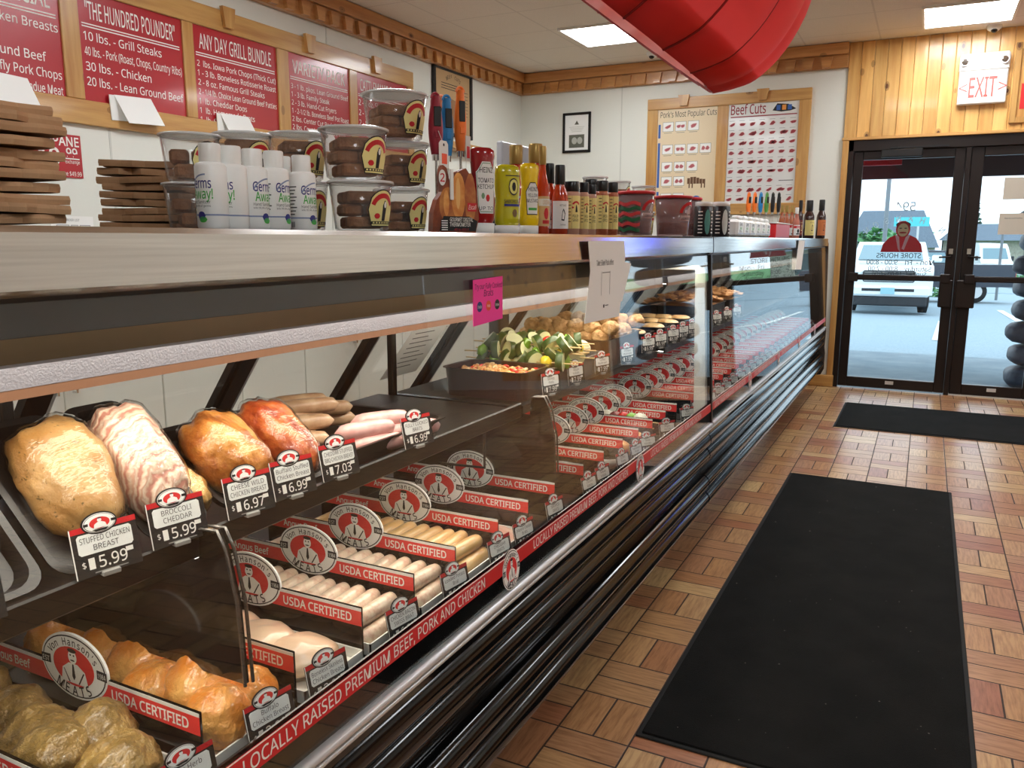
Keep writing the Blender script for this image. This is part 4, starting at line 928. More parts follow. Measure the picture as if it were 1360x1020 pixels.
# things taped to the case
p = MB(); a = gx(1.25)+.003
M = plane((a, 0, 0), (0, 1, 0), (0, 0, 1)); q0 = at(628, 372, 'x', a); q1 = at(667, 424, 'x', a)
pk = MB().extr([(q0.y, q1.z-.004), (q1.y, q1.z+.002), (q1.y, q0.z+.003), (q0.y, q0.z)], M, -.0003, .0009, 0)
cy_ = (q0.y+q1.y)/2; wz = q0.z-q1.z
pk.text('Try our Fully Cooked', M, cy_, q0.z-wz*.16, wz*.12, (q1.y-q0.y)*.92, .0012, 1, 0, 'C', .1).text('Brats', M, cy_, q0.z-wz*.32, wz*.15, None, .0012, 1, 0, 'C', .1)
for i_, (m_, s_) in enumerate(((2, 'Cheddar'), (3, 'Hot'), (4, 'Smoked'))):
    cc = cy_+(i_-1)*(q1.y-q0.y)*.30; pk.flat(ell(wz*.125, wz*.12, 20, cc, q0.z-wz*.62), M, .0012, m_).text(s_, M, cc, q0.z-wz*.62, wz*.07, wz*.2, .0016, 5)
pk.build('pink_note', [mat('pink_card', (250, 64, 160), .7), mat('pen_dark', (80, 20, 60), .7), navy_ink, mat('sticker_red', (240, 80, 40), .5), ink, white_ink], loc=(a, cy_, q1.z), w=True, label='hot pink handwritten note taped on the near case glass', cat='note')
a = -.768
def sheet_paper(pts, xo, name, label, lines=True):
    P_ = [at(px, py, 'x', a+xo) for px, py in pts]; mb = MB(); M = plane((a+xo, 0, 0), (0, 1, 0), (0, 0, 1))
    mb.extr([(p.y, p.z) for p in P_], M, -.0004, .0006, 0)
    cy_ = sum(p.y for p in P_)/len(P_); zt = max(p.z for p in P_); zb = min(p.z for p in P_)
    if lines:
        mb.text('Take 5 Beef Pack offers', M, cy_-.01, zt-(zt-zb)*.27, .014, .13, .001, 1, .01)
        for s_ in (-1, 1):
            mb.flat(rect(cy_-.004+s_*.032-.001, cy_-.004+s_*.032+.001, zb+(zt-zb)*.32, zb+(zt-zb)*.62), M, .001, 2)
        mb.flat(rect(cy_-.03, cy_+.03, zb+(zt-zb)*.60, zb+(zt-zb)*.61), M, .001, 2)
        mb.flat(rect(cy_-.02, cy_-.01, zb+(zt-zb)*.16, zb+(zt-zb)*.20), M, .001, 1).flat(rect(cy_-.005, cy_+.02, zb+(zt-zb)*.18, zb+(zt-zb)*.19), M, .001, 1)
    mb.build(name, [paper, ink, grey_ink], loc=(a+xo, cy_, zb), w=True, label=label, cat='paper')
sheet_paper([(800, 405), (826, 400), (838, 350), (818, 345)], .0, 'notice_sheet', 'plain white sheet taped behind the printed notice on the case glass', False)
sheet_paper([(776, 430), (822, 420), (830, 342), (829, 320), (781, 320), (784, 360)], .0035, 'notice_sheet', 'white printed notice sheet hanging over the steel fascia')
sheet_paper([(1056, 358), (1064, 358), (1069, 319), (1061, 319)], .0, 'paper_tag', 'narrow white paper strip hanging on the far case unit', False)
p = MB(); 
def slp(z, y): return (rx(z)+.012, y, z)
A_, B_ = at(555, 520, 'x', -1.46), at(611, 428, 'x', -1.38)
p.add([slp(.93, 2.02), slp(.93, 2.22), slp(1.12, 2.24), slp(1.12, 2.04)], [(0, 1, 2, 3)], 0); p.add([(x+.002, y, z) for x, y, z in (slp(.93, 2.02), slp(.93, 2.22), slp(1.12, 2.24), slp(1.12, 2.04))], [(0, 1, 2, 3)], 0)
for i_ in range(9):
    z = 1.09-.016*i_; p.add([(rx(z)+.0155, 2.06, z), (rx(z)+.0155, 2.06+.13-.02*(i_ % 3), z), (rx(z+.003)+.0155, 2.06+.13-.02*(i_ % 3), z+.003), (rx(z+.003)+.0155, 2.06, z+.003)], [(0, 1, 2, 3)], 1)
p.build('handwritten_sheet', [paper, grey_ink], loc=(-1.45, 2.12, .93), w=True, label='cream sheet with handwritten lines on the rear sliding door of the case', cat='paper')
# ------------------------------------------------------------------ goods standing on top of the case
ZT = 1.3735
class Wrap(MB):
    """printed label drawn flat in (u,v) and bent round an upright surface of radius r (taper: radius change per metre)"""
    def strip(s, poly, w, mi, k=10):
        us = [p[0] for p in poly]; u0, u1 = min(us), max(us); n = len(poly)
        def hit(u):
            vs = []
            for i in range(n):
                a, b = poly[i], poly[(i+1) % n]
                if (a[0]-u)*(b[0]-u) <= 0 and a[0] != b[0]: vs.append(a[1]+(b[1]-a[1])*(u-a[0])/(b[0]-a[0]))
            return (min(vs), max(vs)) if vs else (0, 0)
        e = (u1-u0)*1e-4; U = [u0+e+(u1-u0-2*e)*i/k for i in range(k+1)]; H = [hit(u) for u in U]
        for i in range(k): s.add([(U[i], H[i][0], w), (U[i+1], H[i+1][0], w), (U[i+1], H[i+1][1], w), (U[i], H[i][1], w)], [(0, 1, 2, 3)], mi, True)
        return s
    def arc(s, r0, r1, a0, a1, w, mi, cx=0, cy=0, k=10, sy=1):
        A = [a0+(a1-a0)*i/k for i in range(k+1)]
        for i in range(k): s.add([(cx+r*math.cos(a), cy+sy*r*math.sin(a), w) for r, a in ((r0, A[i]), (r1, A[i]), (r1, A[i+1]), (r0, A[i+1]))], [(0, 1, 2, 3)], mi, True)
        return s
    def bend(s, r, a0, z0=0, taper=0, sq=(1, 1)):
        s.v = [((r+taper*v+w)*math.cos(a0+u/r)*sq[0], (r+taper*v+w)*math.sin(a0+u/r)*sq[1], z0+v) for u, v, w in s.v]; return s
I = Matrix.Identity(4)
def shop_label(r, a0, z0, wd, h, taper=0):
    L = Wrap(); a = wd/2
    L.strip([(a*math.cos(t)*(1 if h > wd*.5 else 1), h*(-.42 if math.sin(t) < 0 else .0)+max(0, math.sin(t))*h*.5) for t in [2*PI*k/36 for k in range(36)]], .0006, 1)
    L.strip([(a*.95*math.cos(t), h*(-.40 if math.sin(t) < 0 else .0)+max(0, math.sin(t))*h*.47) for t in [2*PI*k/36 for k in range(36)]], .0010, 0)
    L.arc(a*.62, a*.86, PI*.88, PI*.12, .0014, 2, 0, -h*.02, 10, h/wd*.98)
    L.strip([(-a*.1, -h*.28), (a*.16, -h*.28), (a*.28, h*.14), (a*.1, h*.24), (-a*.04, h*.1)], .0014, 1, 6).strip(ell(a*.1, h*.08, 12, a*.14, h*.12), .0018, 3, 6)
    L.strip(ell(a*.2, h*.07, 14, -a*.42, -h*.16), .0014, 2, 6).strip(rect(-a*.8, a*.8, -h*.36, -h*.29), .0014, 1, 8)
    for k in range(7): L.strip(rect(-a*.72+a*.2*k, -a*.60+a*.2*k, -h*.345, -h*.305), .0018, 0, 1)
    return L.bend(r, a0, z0, taper)
LAB = [cream_ink, ink, red_ink, white_ink]
bar_m = mat('baked_bar', (204, 146, 98), .8, var=(30, (152, 98, 60), .35, .7), bump=(90, .6))
def tub(x, y, z, r, h, label, desc, nbar=8, a0=-.12, rot=0):
    t = thing('deli_tub', label, 'plastic tub', (x, y, z), rot, 'clear tubs of baked bars on the case')
    rb = r*.82; tp = (r-rb)/h
    MB().lathe([(rb*.9, .001), (rb, .004), (r*.97, h*.93), (r*.97-.0012, h*.93), (rb-.0012, .006), (rb*.88, .003)], seg=28, caps=False).build('tub_wall', tub_plastic, t)
    MB().lathe([(rb*.9, .0005), (rb*.9, .0022)], seg=28).build('tub_base', tub_plastic, t)
    l = MB().lathe([(r*.93, h*.93), (r*1.03, h*.925), (r*1.04, h*.965), (r*.99, h*.985), (r*.93, h*.965), (r*.4, h*.968)], seg=28, caps=False); l.lathe([(r*.93, h*.962), (r*.93, h*.968)], seg=28); l.build('lid', lid_plastic, t)
    shop_label(rb+tp*h*.42, a0, h*.42, r*1.05, h*.78, tp).build('label', LAB, t)
    rn = random.Random(int(x*977+y*5531+z*7919)); n = 0
    lay = max(2, int((h*.86)/.022)); 
    for li in range(lay):
        zz = z+.005+li*.0215; rr = rb+tp*(li*.0215)
        for q in range(2):
            s_ = -1 if q == 0 else 1; hw = rr*.80; dp = rr*.36
            M = Matrix.Translation((x, y, zz)) @ Matrix.Rotation(.9+(li % 2)*PI/2+rn.uniform(-.15, .15), 4, 'Z')
            b = MB().box(-hw*.82, hw*.82, s_*rr*.42-dp, s_*rr*.42+dp, 0, .020, 0, .004, M)
            b.build('baked_bar', bar_m, loc=(x, y, zz), w=True, label='brown baked bar packed in the '+desc, cat='baked bar', group='baked bars in the '+desc)
    return t
PX = at
def tubs():
    z = ZT
    for (px0, px1, x, z0, h, lb, ds) in (
        (437, 525, -.90, 0, .088, 'lower clear bar tub of the front pair beside the hand sanitizers', 'lower tub of the front pair'),
        (428, 520, -.905, .0885, .088, 'upper clear bar tub of the front pair beside the hand sanitizers', 'upper tub of the front pair'),
        (221, 300, -1.02, 0, .072, 'leftmost clear tub of bars, lower of its pair next to the brown bags', 'lower leftmost tub'),
        (221, 300, -1.02, .0725, .072, 'leftmost clear tub of bars, upper of its pair next to the brown bags', 'upper leftmost tub'),
        (290, 368, -1.06, 0, .082, 'lower clear tub of bars hidden behind the middle of the sanitizer row', 'lower tub behind the sanitizers'),
        (290, 368, -1.06, .0825, .082, 'upper clear tub of bars showing over the middle of the sanitizer row', 'upper tub behind the sanitizers'),
        (362, 440, -1.05, 0, .092, 'lower clear tub of bars right behind the last sanitizer bottle', 'lower tub behind the last sanitizer'),
        (362, 440, -1.05, .0925, .086, 'upper clear tub of bars right behind the last sanitizer bottle', 'upper tub behind the last sanitizer'),
        (497, 572, -1.06, 0, .098, 'bottom clear tub of the three high stack left of the thermometers', 'bottom tub of the three high stack'),
        (494, 573, -1.06, .0985, .098, 'middle clear tub of the three high stack left of the thermometers', 'middle tub of the three high stack'),
        (484, 572, -1.05, .197, .098, 'topmost clear tub of bars on the three high stack', 'topmost tub of the three high stack')):
        p = PX((px0+px1)/2, 315, 'x', x); dep = (p-Vector((0, 0, CAMH))).dot(_F); r = (px1-px0)/2*dep/FPX/1.04
        tub(x, p.y, z+z0, r, h, lb, ds)
tubs()
for k, (px0, px1) in enumerate(((772, 806), (806, 836), (837, 869))):
    x = -1.02; p = PX((px0+px1)/2, 315, 'x', x); dep = (p-Vector((0, 0, CAMH))).dot(_F); r = (px1-px0)/2*dep/FPX/1.04
    for j in range(2):
        tub(x, p.y, ZT+.0985*j, r, .098, ['lower', 'upper'][j]+' clear tub of bars '+['behind the spice shakers', 'left behind the red lidded tubs', 'right behind the red lidded tubs'][k], ['lower', 'upper'][j]+' tub '+['behind the spice shakers', 'behind the red lids, left', 'behind the red lids, right'][k])

# kraft paper bag stacks: each folded bag a thing
kraft = mat('kraft_paper', (196, 154, 114), .8, var=(5, (162, 122, 86), .3, .7), bump=(18, .25))
rn = random.Random(11)
def bag(w_, l_, th, sk, seed):
    b = MB(); n = 8; rs = []
    r_ = random.Random(seed)
    e = [r_.uniform(-.006, .006) for _ in range(40)]
    pts = []
    for i in range(n): pts.append((-w_/2+w_*i/(n-1), -l_/2+e[i]))
    for i in range(1, n): pts.append((w_/2+e[8+i], -l_/2+l_*i/(n-1)))
    for i in range(1, n): pts.append((w_/2-w_*i/(n-1), l_/2+e[16+i]))
    for i in range(1, n-1): pts.append((-w_/2+e[24+i], l_/2-l_*i/(n-1)))
    wav = lambda x, y: .0012*math.sin(x*22+seed)+.001*math.sin(y*25+seed*2)
    lo = [(x, y, 0+wav(x, y)) for x, y in pts]; hi = [(x+sk*.2, y, th*.92+wav(x, y)) for x, y in pts]
    m1 = [(x*1.01, y*1.01, th*.5+wav(x, y)) for x, y in pts]
    b.rings([lo, m1, hi], 0, False, True); return b
kb = [bag(.20, .125, .0112, .0, s_) for s_ in range(4)]
nb_ = 11
for k in range(nb_):
    z = ZT+.0024+.0126*k
    kb[k % 4].build('paper_bag', kraft, loc=(-1.02+rn.uniform(-.007, .007), .578+rn.uniform(-.007, .007), z), label='folded brown paper bag in the tall stack at the left end of the case', cat='paper bag', group='tall stack of folded bags')
kc = [bag(.125, .115, .0112, .0, s_+9) for s_ in range(4)]
for k in range(9):
    z = ZT+.0024+.0126*k
    o = kc[(k+1) % 4].build('paper_bag', kraft, loc=(-1.20+rn.uniform(-.004, .004), .995+rn.uniform(-.004, .004), z), label='folded brown paper bag in the lower stack beside the leftmost tubs', cat='paper bag', group='low stack of folded bags'); o.rotation_euler = (0, .0, .55+rn.uniform(-.04, .04))

# hand sanitizer bottles
def sanitizer():
    t = thing('sanitizer_bottle', 'x', 'bottle', (0, 0, 0), 0, 'white hand sanitizer bottles on the case'); r = .0205; h = .080
    MB().lathe([(r*.92, 0), (r, .003), (r, h), (r*.9, h+.004), (r*.6, h+.006)], seg=24).build('body', white_plastic, t)
    MB().lathe([(r*.66, h+.005), (r*.68, h+.008), (r*.68, h+.028), (r*.62, h+.0295)], seg=24).build('cap', white_plastic, t)
    L = Wrap(); a0 = -.55
    L.text('Germs', I, .003, .058, .0125, .032, .0003, 0, .02, 'C').text('Away!', I, .005, .0445, .0125, .031, .0003, 1, .02, 'C')
    L.text('Hand Sanitizer', I, .002, .034, .0042, .03, .0003, 3).text('kills 99.9% of germs', I, .002, .029, .0026, .03, .0003, 3)
    L.strip(rect(-.062, .062, .0165, .0185), .0003, 2, 24)
    L.strip(ell(.006, .0055, 14, .004, .0165), .0006, 0, 6).strip(ell(.006, .004, 14, .006, .0115), .0006, 1, 6)
    L.arc(.026, .028, PI*.86, PI*.5, .0003, 2, .012, .042)
    for k in range(9): L.strip(rect(-.036, -.020-.002*(k % 3), .062-.005*k, .0635-.005*k), .0003, 3, 3)
    for k in range(6): L.strip(rect(-.034+.0017*k, -.0332+.0017*k, .004, .012), .0003, 3, 1)
    L.bend(r, a0).build('printing', [navy_ink, green_ink, mat('printed_slate', (130, 146, 180), .5), ink], t); return t
sb = sanitizer(); k = 0
for px, x, rz, lb in ((285, -.852, -1.15, 'leftmost white hand sanitizer bottle, turned so only the end of its name shows'), (312, -.850, -1.1, 'second white hand sanitizer bottle from the left'), (340, -.850, .35, 'third white hand sanitizer bottle from the left'),
                      (368, -.842, .45, 'fourth hand sanitizer bottle from the left, in front of a hidden one'), (378, -.885, -.4, 'hand sanitizer bottle half hidden behind the fourth one'), (404, -.848, .25, 'rightmost white hand sanitizer bottle beside the front tubs')):
    p = PX(px, 315, 'x', x); loc = (x, p.y, ZT)
    sc = 1.0
    o = sb if k == 0 else dup(sb, loc, rz, lb)
    if k == 0: sb.location = loc; sb.rotation_euler.z = rz; sb['label'] = lb
    k += 1

# digital thermometers standing behind a display card
def thermo(px, py, x, mt, lb, tilt=0, slim=1.0):
    p = PX(px, py, 'x', x); z1 = p.z; t = thing('digital_thermometer', lb, 'thermometer', (x, p.y, ZT), -.6, 'digital thermometers on display'); H = z1-ZT
    hl = H*.42
    def prof(q): return .0135*slim*(.62+.38*math.sin(PI*min(1, q*1.15)))
    rs = []
    for i in range(15):
        q = i/14; z = H-hl+hl*q; ww = prof(q)*(1 if q < .93 else .75); th = .010
        rs.append([(th*math.cos(a), ww*math.sin(a), z) for a in [2*PI*k/18 for k in range(18)]])
    MB().rings(rs, 0, True).build('handle', mt, t)
    MB().tube([(0, .008*math.cos(a), H-.004+.010*math.sin(a)) for a in [PI*k/10 for k in range(11)]], .003, 8).build('hang_loop', mt, t)
    MB().box(.009, .0115, -.007*slim, .007*slim, H-hl*.52, H-hl*.18, 0, .002).build('display', black, t)
    MB().box(.009, .011, -.005*slim, .005*slim, H-hl*.72, H-hl*.60, 0, .001).build('button', mt, t)
    MB().cyl((0, 0, H-hl), (0, 0, H-hl-.012), .008, seg=12).build('collar', chrome, t)
    MB().cyl((0, 0, .004), (0, 0, H-hl), .0028, seg=10).build('probe', chrome, t); return t
th_o = mat('thermo_orange', (245, 120, 36), .35); th_r = mat('thermo_red', (150, 28, 48), .35); th_b = mat('thermo_blue', (36, 124, 184), .35); th_p = mat('thermo_peach', (244, 150, 110), .4)
thermo(611, 120, -.90, th_o, 'orange digital thermometer, tallest of the group above the roast bird card')
thermo(578, 128, -.90, th_r, 'dark red digital thermometer beside the topmost tub', slim=1.15)
thermo(593, 131, -.91, th_b, 'blue digital thermometer between the red and orange ones', slim=1.1)
thermo(586, 131, -.95, th_p, 'peach digital thermometer half hidden behind the blue one', slim=.9)
t = thing('hang_tag', 'white swing tag with an orange block hanging from the blue thermometer', 'tag', (-.875, 0, 0))
q0, q1 = PX(582, 186, 'x', -.88), PX(592, 224, 'x', -.88); Mt = plane((-.876, 0, 0), (0, 1, 0), (0, 0, 1)); t.location = (-.88, q0.y, q1.z); ABS[t.name] = Vector(t.location)
y0, y1 = q0.y-.004, q0.y+.030
MB().extr([(y0, q1.z), (y1, q1.z), (y1, q0.z-.006), (y1-.006, q0.z), (y0+.006, q0.z), (y0, q0.z-.006)], Mt, -.0005, .0005, 0).flat(rect(y0+.009, y1-.005, q1.z+.008, q1.z+.028), Mt, .0008, 1).flat(ell(.003, .003, 12, (y0+y1)/2, q0.z-.008), Mt, .0008, 2).build('card', [paper, mat('tag_orange', (250, 92, 50), .5), ink], t, w=True)
MB().tube([(-.876, (y0+y1)/2, q0.z-.008), (-.89, (y0+y1)/2+.004, q0.z+.02)], .0008, 6).build('string', paper, t, w=True)
t = thing('hang_tag', 'small clear swing tag with red print hanging from the orange thermometer', 'tag', (-.87, 0, 0))
q0, q1 = PX(616, 180, 'x', -.88), PX(624, 215, 'x', -.88); t.location = (-.88, q0.y, q1.z); ABS[t.name] = Vector(t.location)
MB().extr(rect(q0.y, q0.y+.020, q1.z, q0.z), Mt, -.0005, .0005, 0).flat(rect(q0.y+.004, q0.y+.016, q1.z+.006, q1.z+.03), Mt, .0008, 1).build('card', [mat('tag_grey', (206, 200, 196), .4), red_ink], t, w=True)
# display card shaped as roast bird
t = thing('display_box', 'cut-out display box printed with a roast bird for digital thermometers', 'display box', (-.84, 1.41, ZT))
b_ = PX(605, 230, 'x', -.850); cy_ = b_.y; W_ = .0545; H_ = b_.z-ZT+.012
Md = plane((-.850, cy_, ZT), (.47, .88, 0), (0, 0, 1))
ol = [(-W_, 0), (W_*.86, 0), (W_, H_*.22), (W_*.95, H_*.55), (W_*.78, H_*.80), (W_*.45, H_*.99), (W_*.1, H_*.93), (-W_*.22, H_*.72), (-W_*.38, H_*.98), (-W_*.52, H_*1.02), (-W_*.62, H_*.86), (-W_*.55, H_*.62), (-W_*.78, H_*.5), (-W_*.95, H_*.3)]
d = MB().extr(ol, Md, -.018, 0, 0)
bird = mat('print_roast', (170, 86, 34), .4, var=(26, (216, 146, 70), .42, .72), coat=.3); bird2 = mat('print_roast_dark', (116, 50, 24), .4, var=(26, (170, 84, 40), .4, .7))
d.flat([(x*.97, y*.97+.001) for x, y in ol[:8]]+[(-W_*.5, H_*.55), (-W_*.85, H_*.3), (-W_*.9, .003)], Md, .0006, 1)
d.flat(ell(W_*.36, H_*.27, 24, -W_*.35, H_*.42), Md, .0012, 2).flat(ell(W_*.24, H_*.40, 20, W_*.62, H_*.52), Md, .0010, 3).flat(ell(W_*.30, H_*.36, 20, W_*.10, H_*.56), Md, .0015, 7).flat(ell(W_*.16, H_*.25, 20, W_*.52, H_*.60), Md, .0017, 2).flat(ell(W_*.12, H_*.2, 16, -W_*.42, H_*.45), Md, .0016, 7).flat(ell(W_*.1, H_*.24, 16, W_*.08, H_*.60), Md, .0018, 8)
d.flat([(-W_*.72, .003), (W_*.84, .003), (W_*.92, H_*.18), (W_*.55, H_*.25), (-W_*.55, H_*.25)], Md, .0018, 4)
d.text('GOURMET DIGITAL', Md, W_*.22, H_*.20, H_*.06, W_*1.0, .0022, 5, .02).text('THERMOMETER', Md, W_*.16, H_*.125, H_*.06, W_*.9, .0022, 5, .02).text('-40 to 450 F', Md, W_*.2, H_*.045, H_*.04, W_*.8, .0022, 6)
d.flat(rect(-W_*.66, -W_*.34, H_*.03, H_*.2), Md, .0022, 4)
for k in range(5): d.flat(rect(-W_*.64, -W_*.38, H_*(.035+.034*k), H_*(.05+.034*k)), Md, .0026, 5)
d.flat(rect(W_*.48, W_*.88, H_*.33, H_*.46), Md, .0022, 6).text('Escali', Md, W_*.68, H_*.395, H_*.07, W_*.32, .0026, 5, 0, 'C', .2)
d.flat(ell(W_*.15, H_*.12, 20, -W_*.57, H_*.83), Md, .0012, 5).text('2', Md, -W_*.57, H_*.83, H_*.12, None, .0018, 6, .03)
d.build('box_card', [bird2, bird2, bird, bird, ink, white_ink, red_ink, mat('print_roast_light', (214, 130, 56), .35, var=(30, (240, 178, 96), .4, .7)), mat('print_roast_gleam', (236, 182, 110), .35)], t, w=True)
MB().extr(rect(-W_*.28, -W_*.14, H_*.5, H_*.96), Md, .002, .005, 0).build('sample_strip', [white_plastic], t, w=True)

# squeeze bottles
def squeeze(px0, px1, pyt, x, mt, name, lb, shape='k'):
    p = PX((px0+px1)/2, 315, 'x', x); dep = (p-Vector((0, 0, CAMH))).dot(_F); r = (px1-px0)/2*dep/FPX; H = PX((px0+px1)/2, pyt, 'x', x).z-ZT
    t = thing(name, lb, 'bottle', (x, p.y, ZT), -.55); sq = (.62, 1.0)
    MB().lathe([(r*.88, 0), (r*.92, .002), (r*.94, H*.115), (r*.86, H*.118)], seg=28, sq=(.75, 1)).build('cap', white_plastic, t)
    if shape == 'k': pr = [(.80, .12), (.92, .15), (.99, .24), (1.0, .34), (.95, .46), (.86, .60), (.84, .70), (.90, .82), (.97, .90), (.94, .965), (.70, .995), (.3, 1.0)]
    elif shape == 'm': pr = [(.84, .12), (.96, .15), (1.0, .22), (.97, .36), (.92, .48), (.97, .60), (1.0, .72), (.97, .88), (.90, .97), (.6, 1.0)]
    else: pr = [(.86, .12), (.97, .15), (1.0, .24), (.96, .40), (.84, .55), (.80, .66), (.88, .80), (.96, .90), (.93, .97), (.6, 1.0)]
    MB().lathe([(a*r, z*H) for a, z in pr], seg=32, sq=sq).build('body', mt, t)
    return t, r, H
ket = mat('ketchup_red', (158, 22, 30), .15, coat=.5); mu1 = mat('mustard_lime', (196, 190, 20), .2, coat=.4); mu2 = mat('mustard_yellow', (246, 208, 20), .2, coat=.4)
def oval_label(t, r, z0, w_, h, mats, body):
    L = Wrap(); body(L, w_, h); L.v = [((.62*(r+w))*math.cos(u/(r*.8)), (r+w)*math.sin(u/(r*.8)), z0+v) for u, v, w in L.v]; L.build('label', mats, t)
t, r, H = squeeze(622, 659, 196, -.865, ket, 'ketchup_bottle', 'red upside-down ketchup squeeze bottle right of the roast bird box')
def kl(L, w_, h):
    o = [(-w_*.38, -h/2), (w_*.42, -h/2), (w_/2, h*.30), (w_*.36, h*.36), (w_*.2, h*.5), (-w_*.2, h*.5), (-w_*.36, h*.36), (-w_/2, h*.30)]
    L.strip(o, .002, 0); L.strip([(a*.93, b*.95) for a, b in o], .0023, 1); L.strip([(a*.88, b*.92) for a, b in o], .0026, 0)
    L.text('HEINZ', I, 0, h*.34, h*.10, w_*.62, .003, 2, .02).text('TOMATO', I, 0, h*.14, h*.085, w_*.78, .003, 2, .01).text('KETCHUP', I, 0, h*.02, h*.085, w_*.8, .003, 2, .01)
    L.strip(ell(w_*.1, h*.07, 12, w_*.06, -h*.2), .003, 3, 6).strip(ell(w_*.08, h*.06, 12, -w_*.16, -h*.16), .003, 1, 6); L.text('UP TO', I, 0, -h*.4, h*.07, None, .003, 2)
oval_label(t, r*.97, H*.53, r*1.25, H*.60, [paper, mat('label_green', (120, 160, 120), .5), ink, red_ink], kl)
t, r, H = squeeze(655, 692, 219, -.845, mu1, 'mustard_bottle', 'lime yellow mustard squeeze bottle, the wider of the two yellow ones', 'm')
def ml(L, w_, h):
    L.strip(ell(w_*.26, h*.19, 20, w_*.1, h*.24), .002, 0).strip(ell(w_*.22, h*.16, 20, w_*.1, h*.24), .0024, 1); L.strip(ell(w_*.10, h*.10, 12, w_*.1, h*.24), .0028, 0)
    L.text('SABOROSA', I, w_*.06, -h*.08, h*.075, w_*.85, .002, 0, .02); L.strip(rect(-w_*.36, w_*.46, -h*.19, -h*.14), .002, 2, 6).strip(ell(w_*.14, h*.09, 12, w_*.16, -h*.34), .002, 3, 6)
    L.strip(rect(-w_*.3, w_*.5, h*.47, h*.49), .002, 0, 6)
oval_label(t, r*.99, H*.52, r*1.25, H*.66, [ink, mat('mustard_pale', (226, 220, 120), .4), navy_ink, mat('label_brown', (130, 100, 50), .5)], ml)
t, r, H = squeeze(688, 717, 217, -.862, mu2, 'mustard_bottle', 'bright yellow mustard squeeze bottle with a white shield label', 'y')
def yl(L, w_, h):
    o = [(-w_*.40, -h/2), (w_*.44, -h/2), (w_/2, h*.22), (w_*.2, h*.5), (-w_*.2, h*.5), (-w_/2, h*.22)]
    L.strip(o, .002, 1); L.strip([(a*.9, b*.94) for a, b in o], .0024, 0); L.text('YELLOW', I, 0, h*.1, h*.11, w_*.7, .003, 1, .01).text('MUSTARD', I, 0, -h*.06, h*.11, w_*.8, .003, 1, .01).text('HEINZ', I, 0, h*.29, h*.12, w_*.6, .003, 1, .02)
    L.strip(rect(-w_*.3, w_*.3, -h*.36, -h*.28), .003, 2, 4)
oval_label(t, r*.95, H*.50, r*1.1, H*.46, [paper, ink, green_ink], yl)

# glass sauce bottles and shakers: one builder, many kinds
def bottle(px0, px1, pyt, x, kind, lb, liquid, capm, labm, name='sauce_bottle', group=None, rz=0, txt=None):
    p = PX((px0+px1)/2, 315, 'x', x); dep = (p-Vector((0, 0, CAMH))).dot(_F); r = (px1-px0)/2*dep/FPX; H = PX((px0+px1)/2, pyt, 'x', x).z-ZT
    t = thing(name, lb, 'bottle', (x, p.y, ZT), rz, group)
    if kind == 'long': pr = [(.9, 0), (1, .01), (1, .46), (.94, .54), (.62, .66), (.46, .74), (.44, .80)]; cp = [(.50, .79), (.52, .80), (.52, .985), (.46, 1)]; lz, lh = .26, .34
    elif kind == 'neck': pr = [(.9, 0), (1, .01), (1, .52), (.9, .60), (.5, .72), (.46, .78)]; cp = [(.60, .72), (.62, .74), (.60, .98), (.55, 1)]; lz, lh = .28, .40
    else: pr = [(.92, 0), (1, .012), (1, .76), (.92, .80), (.84, .81)]; cp = [(.90, .81), (.92, .82), (.92, .985), (.86, 1)]; lz, lh = .42, .62
    MB().lathe([(a*r, z*H) for a, z in pr], seg=24).build('glass_body', liquid, t)
    MB().lathe([(a*r, z*H) for a, z in cp], seg=24).build('cap', capm, t)
    L = Wrap(); w_ = r*2.7; h = lh*H
    L.strip(rect(-w_/2, w_/2, -h/2, h/2), .0008, 0, 14)
    if kind == 'shaker':
        L.arc(w_*.12, w_*.2, PI*.9, PI*.1, .0014, 1, w_*.06, h*.20); L.strip([(w_*.02, 0), (w_*.14, 0), (w_*.1, h*.2), (w_*.05, h*.22)], .0014, 2, 4).strip(ell(w_*.05, w_*.05, 10, -w_*.1, h*.14), .0014, 1, 4)
        for j, s_ in enumerate(txt or ('SPECIAL', 'SPICE')): L.text(s_, I, w_*.05, -h*.12-h*.12*j, h*.085, w_*.30, .0014, 2, .01)
        L.strip(rect(-w_*.14, -w_*.132, -h/2, h/2), .0014, 2, 1)
        for j in range(8): L.strip(rect(-w_*.34, -w_*.18, h*.4-h*.1*j, h*.42-h*.1*j), .0014, 2, 2)
    elif kind == 'neck':
        L.strip([(-w_*.08, -h*.2), (w_*.06, -h*.22), (w_*.1, h*.05), (w_*.02, h*.25), (-w_*.05, h*.1)], .0014, 2, 4).strip([(-w_*.05, -h*.15), (w_*.03, -h*.17), (w_*.06, h*.02), (w_*.01, h*.18), (-w_*.03, h*.06)], .0018, 0, 4)
        L.text(txt or 'HOT SAUCE', I, 0, h*.34, h*.07, w_*.3, .0014, 2).text('CAYENNE', I, 0, -h*.36, h*.05, w_*.25, .0014, 2)
    else:
        L.strip(rect(-w_/2, w_/2, h*.18, h*.42), .0014, 1, 14).text(txt or "LOUISIANA", I, 0, h*.30, h*.14, w_*.4, .002, 0, .02); L.strip(ell(w_*.14, h*.2, 14, 0, -h*.08), .0014, 2, 6).strip(rect(-w_*.2, w_*.2, -h*.42, -h*.30), .0014, 2, 6)
    L.bend(r, -.75, lz*H).build('label', labm, t); return t
cap_k = mat('cap_black', (18, 18, 18), .3); cap_g = mat('cap_gold', (170, 140, 76), .35, .5); hot = mat('hot_sauce', (196, 60, 22), .1, coat=.6); spice = mat('spice_mix', (196, 116, 78), .35, var=(60, (170, 86, 54), .4, .6), coat=.4)
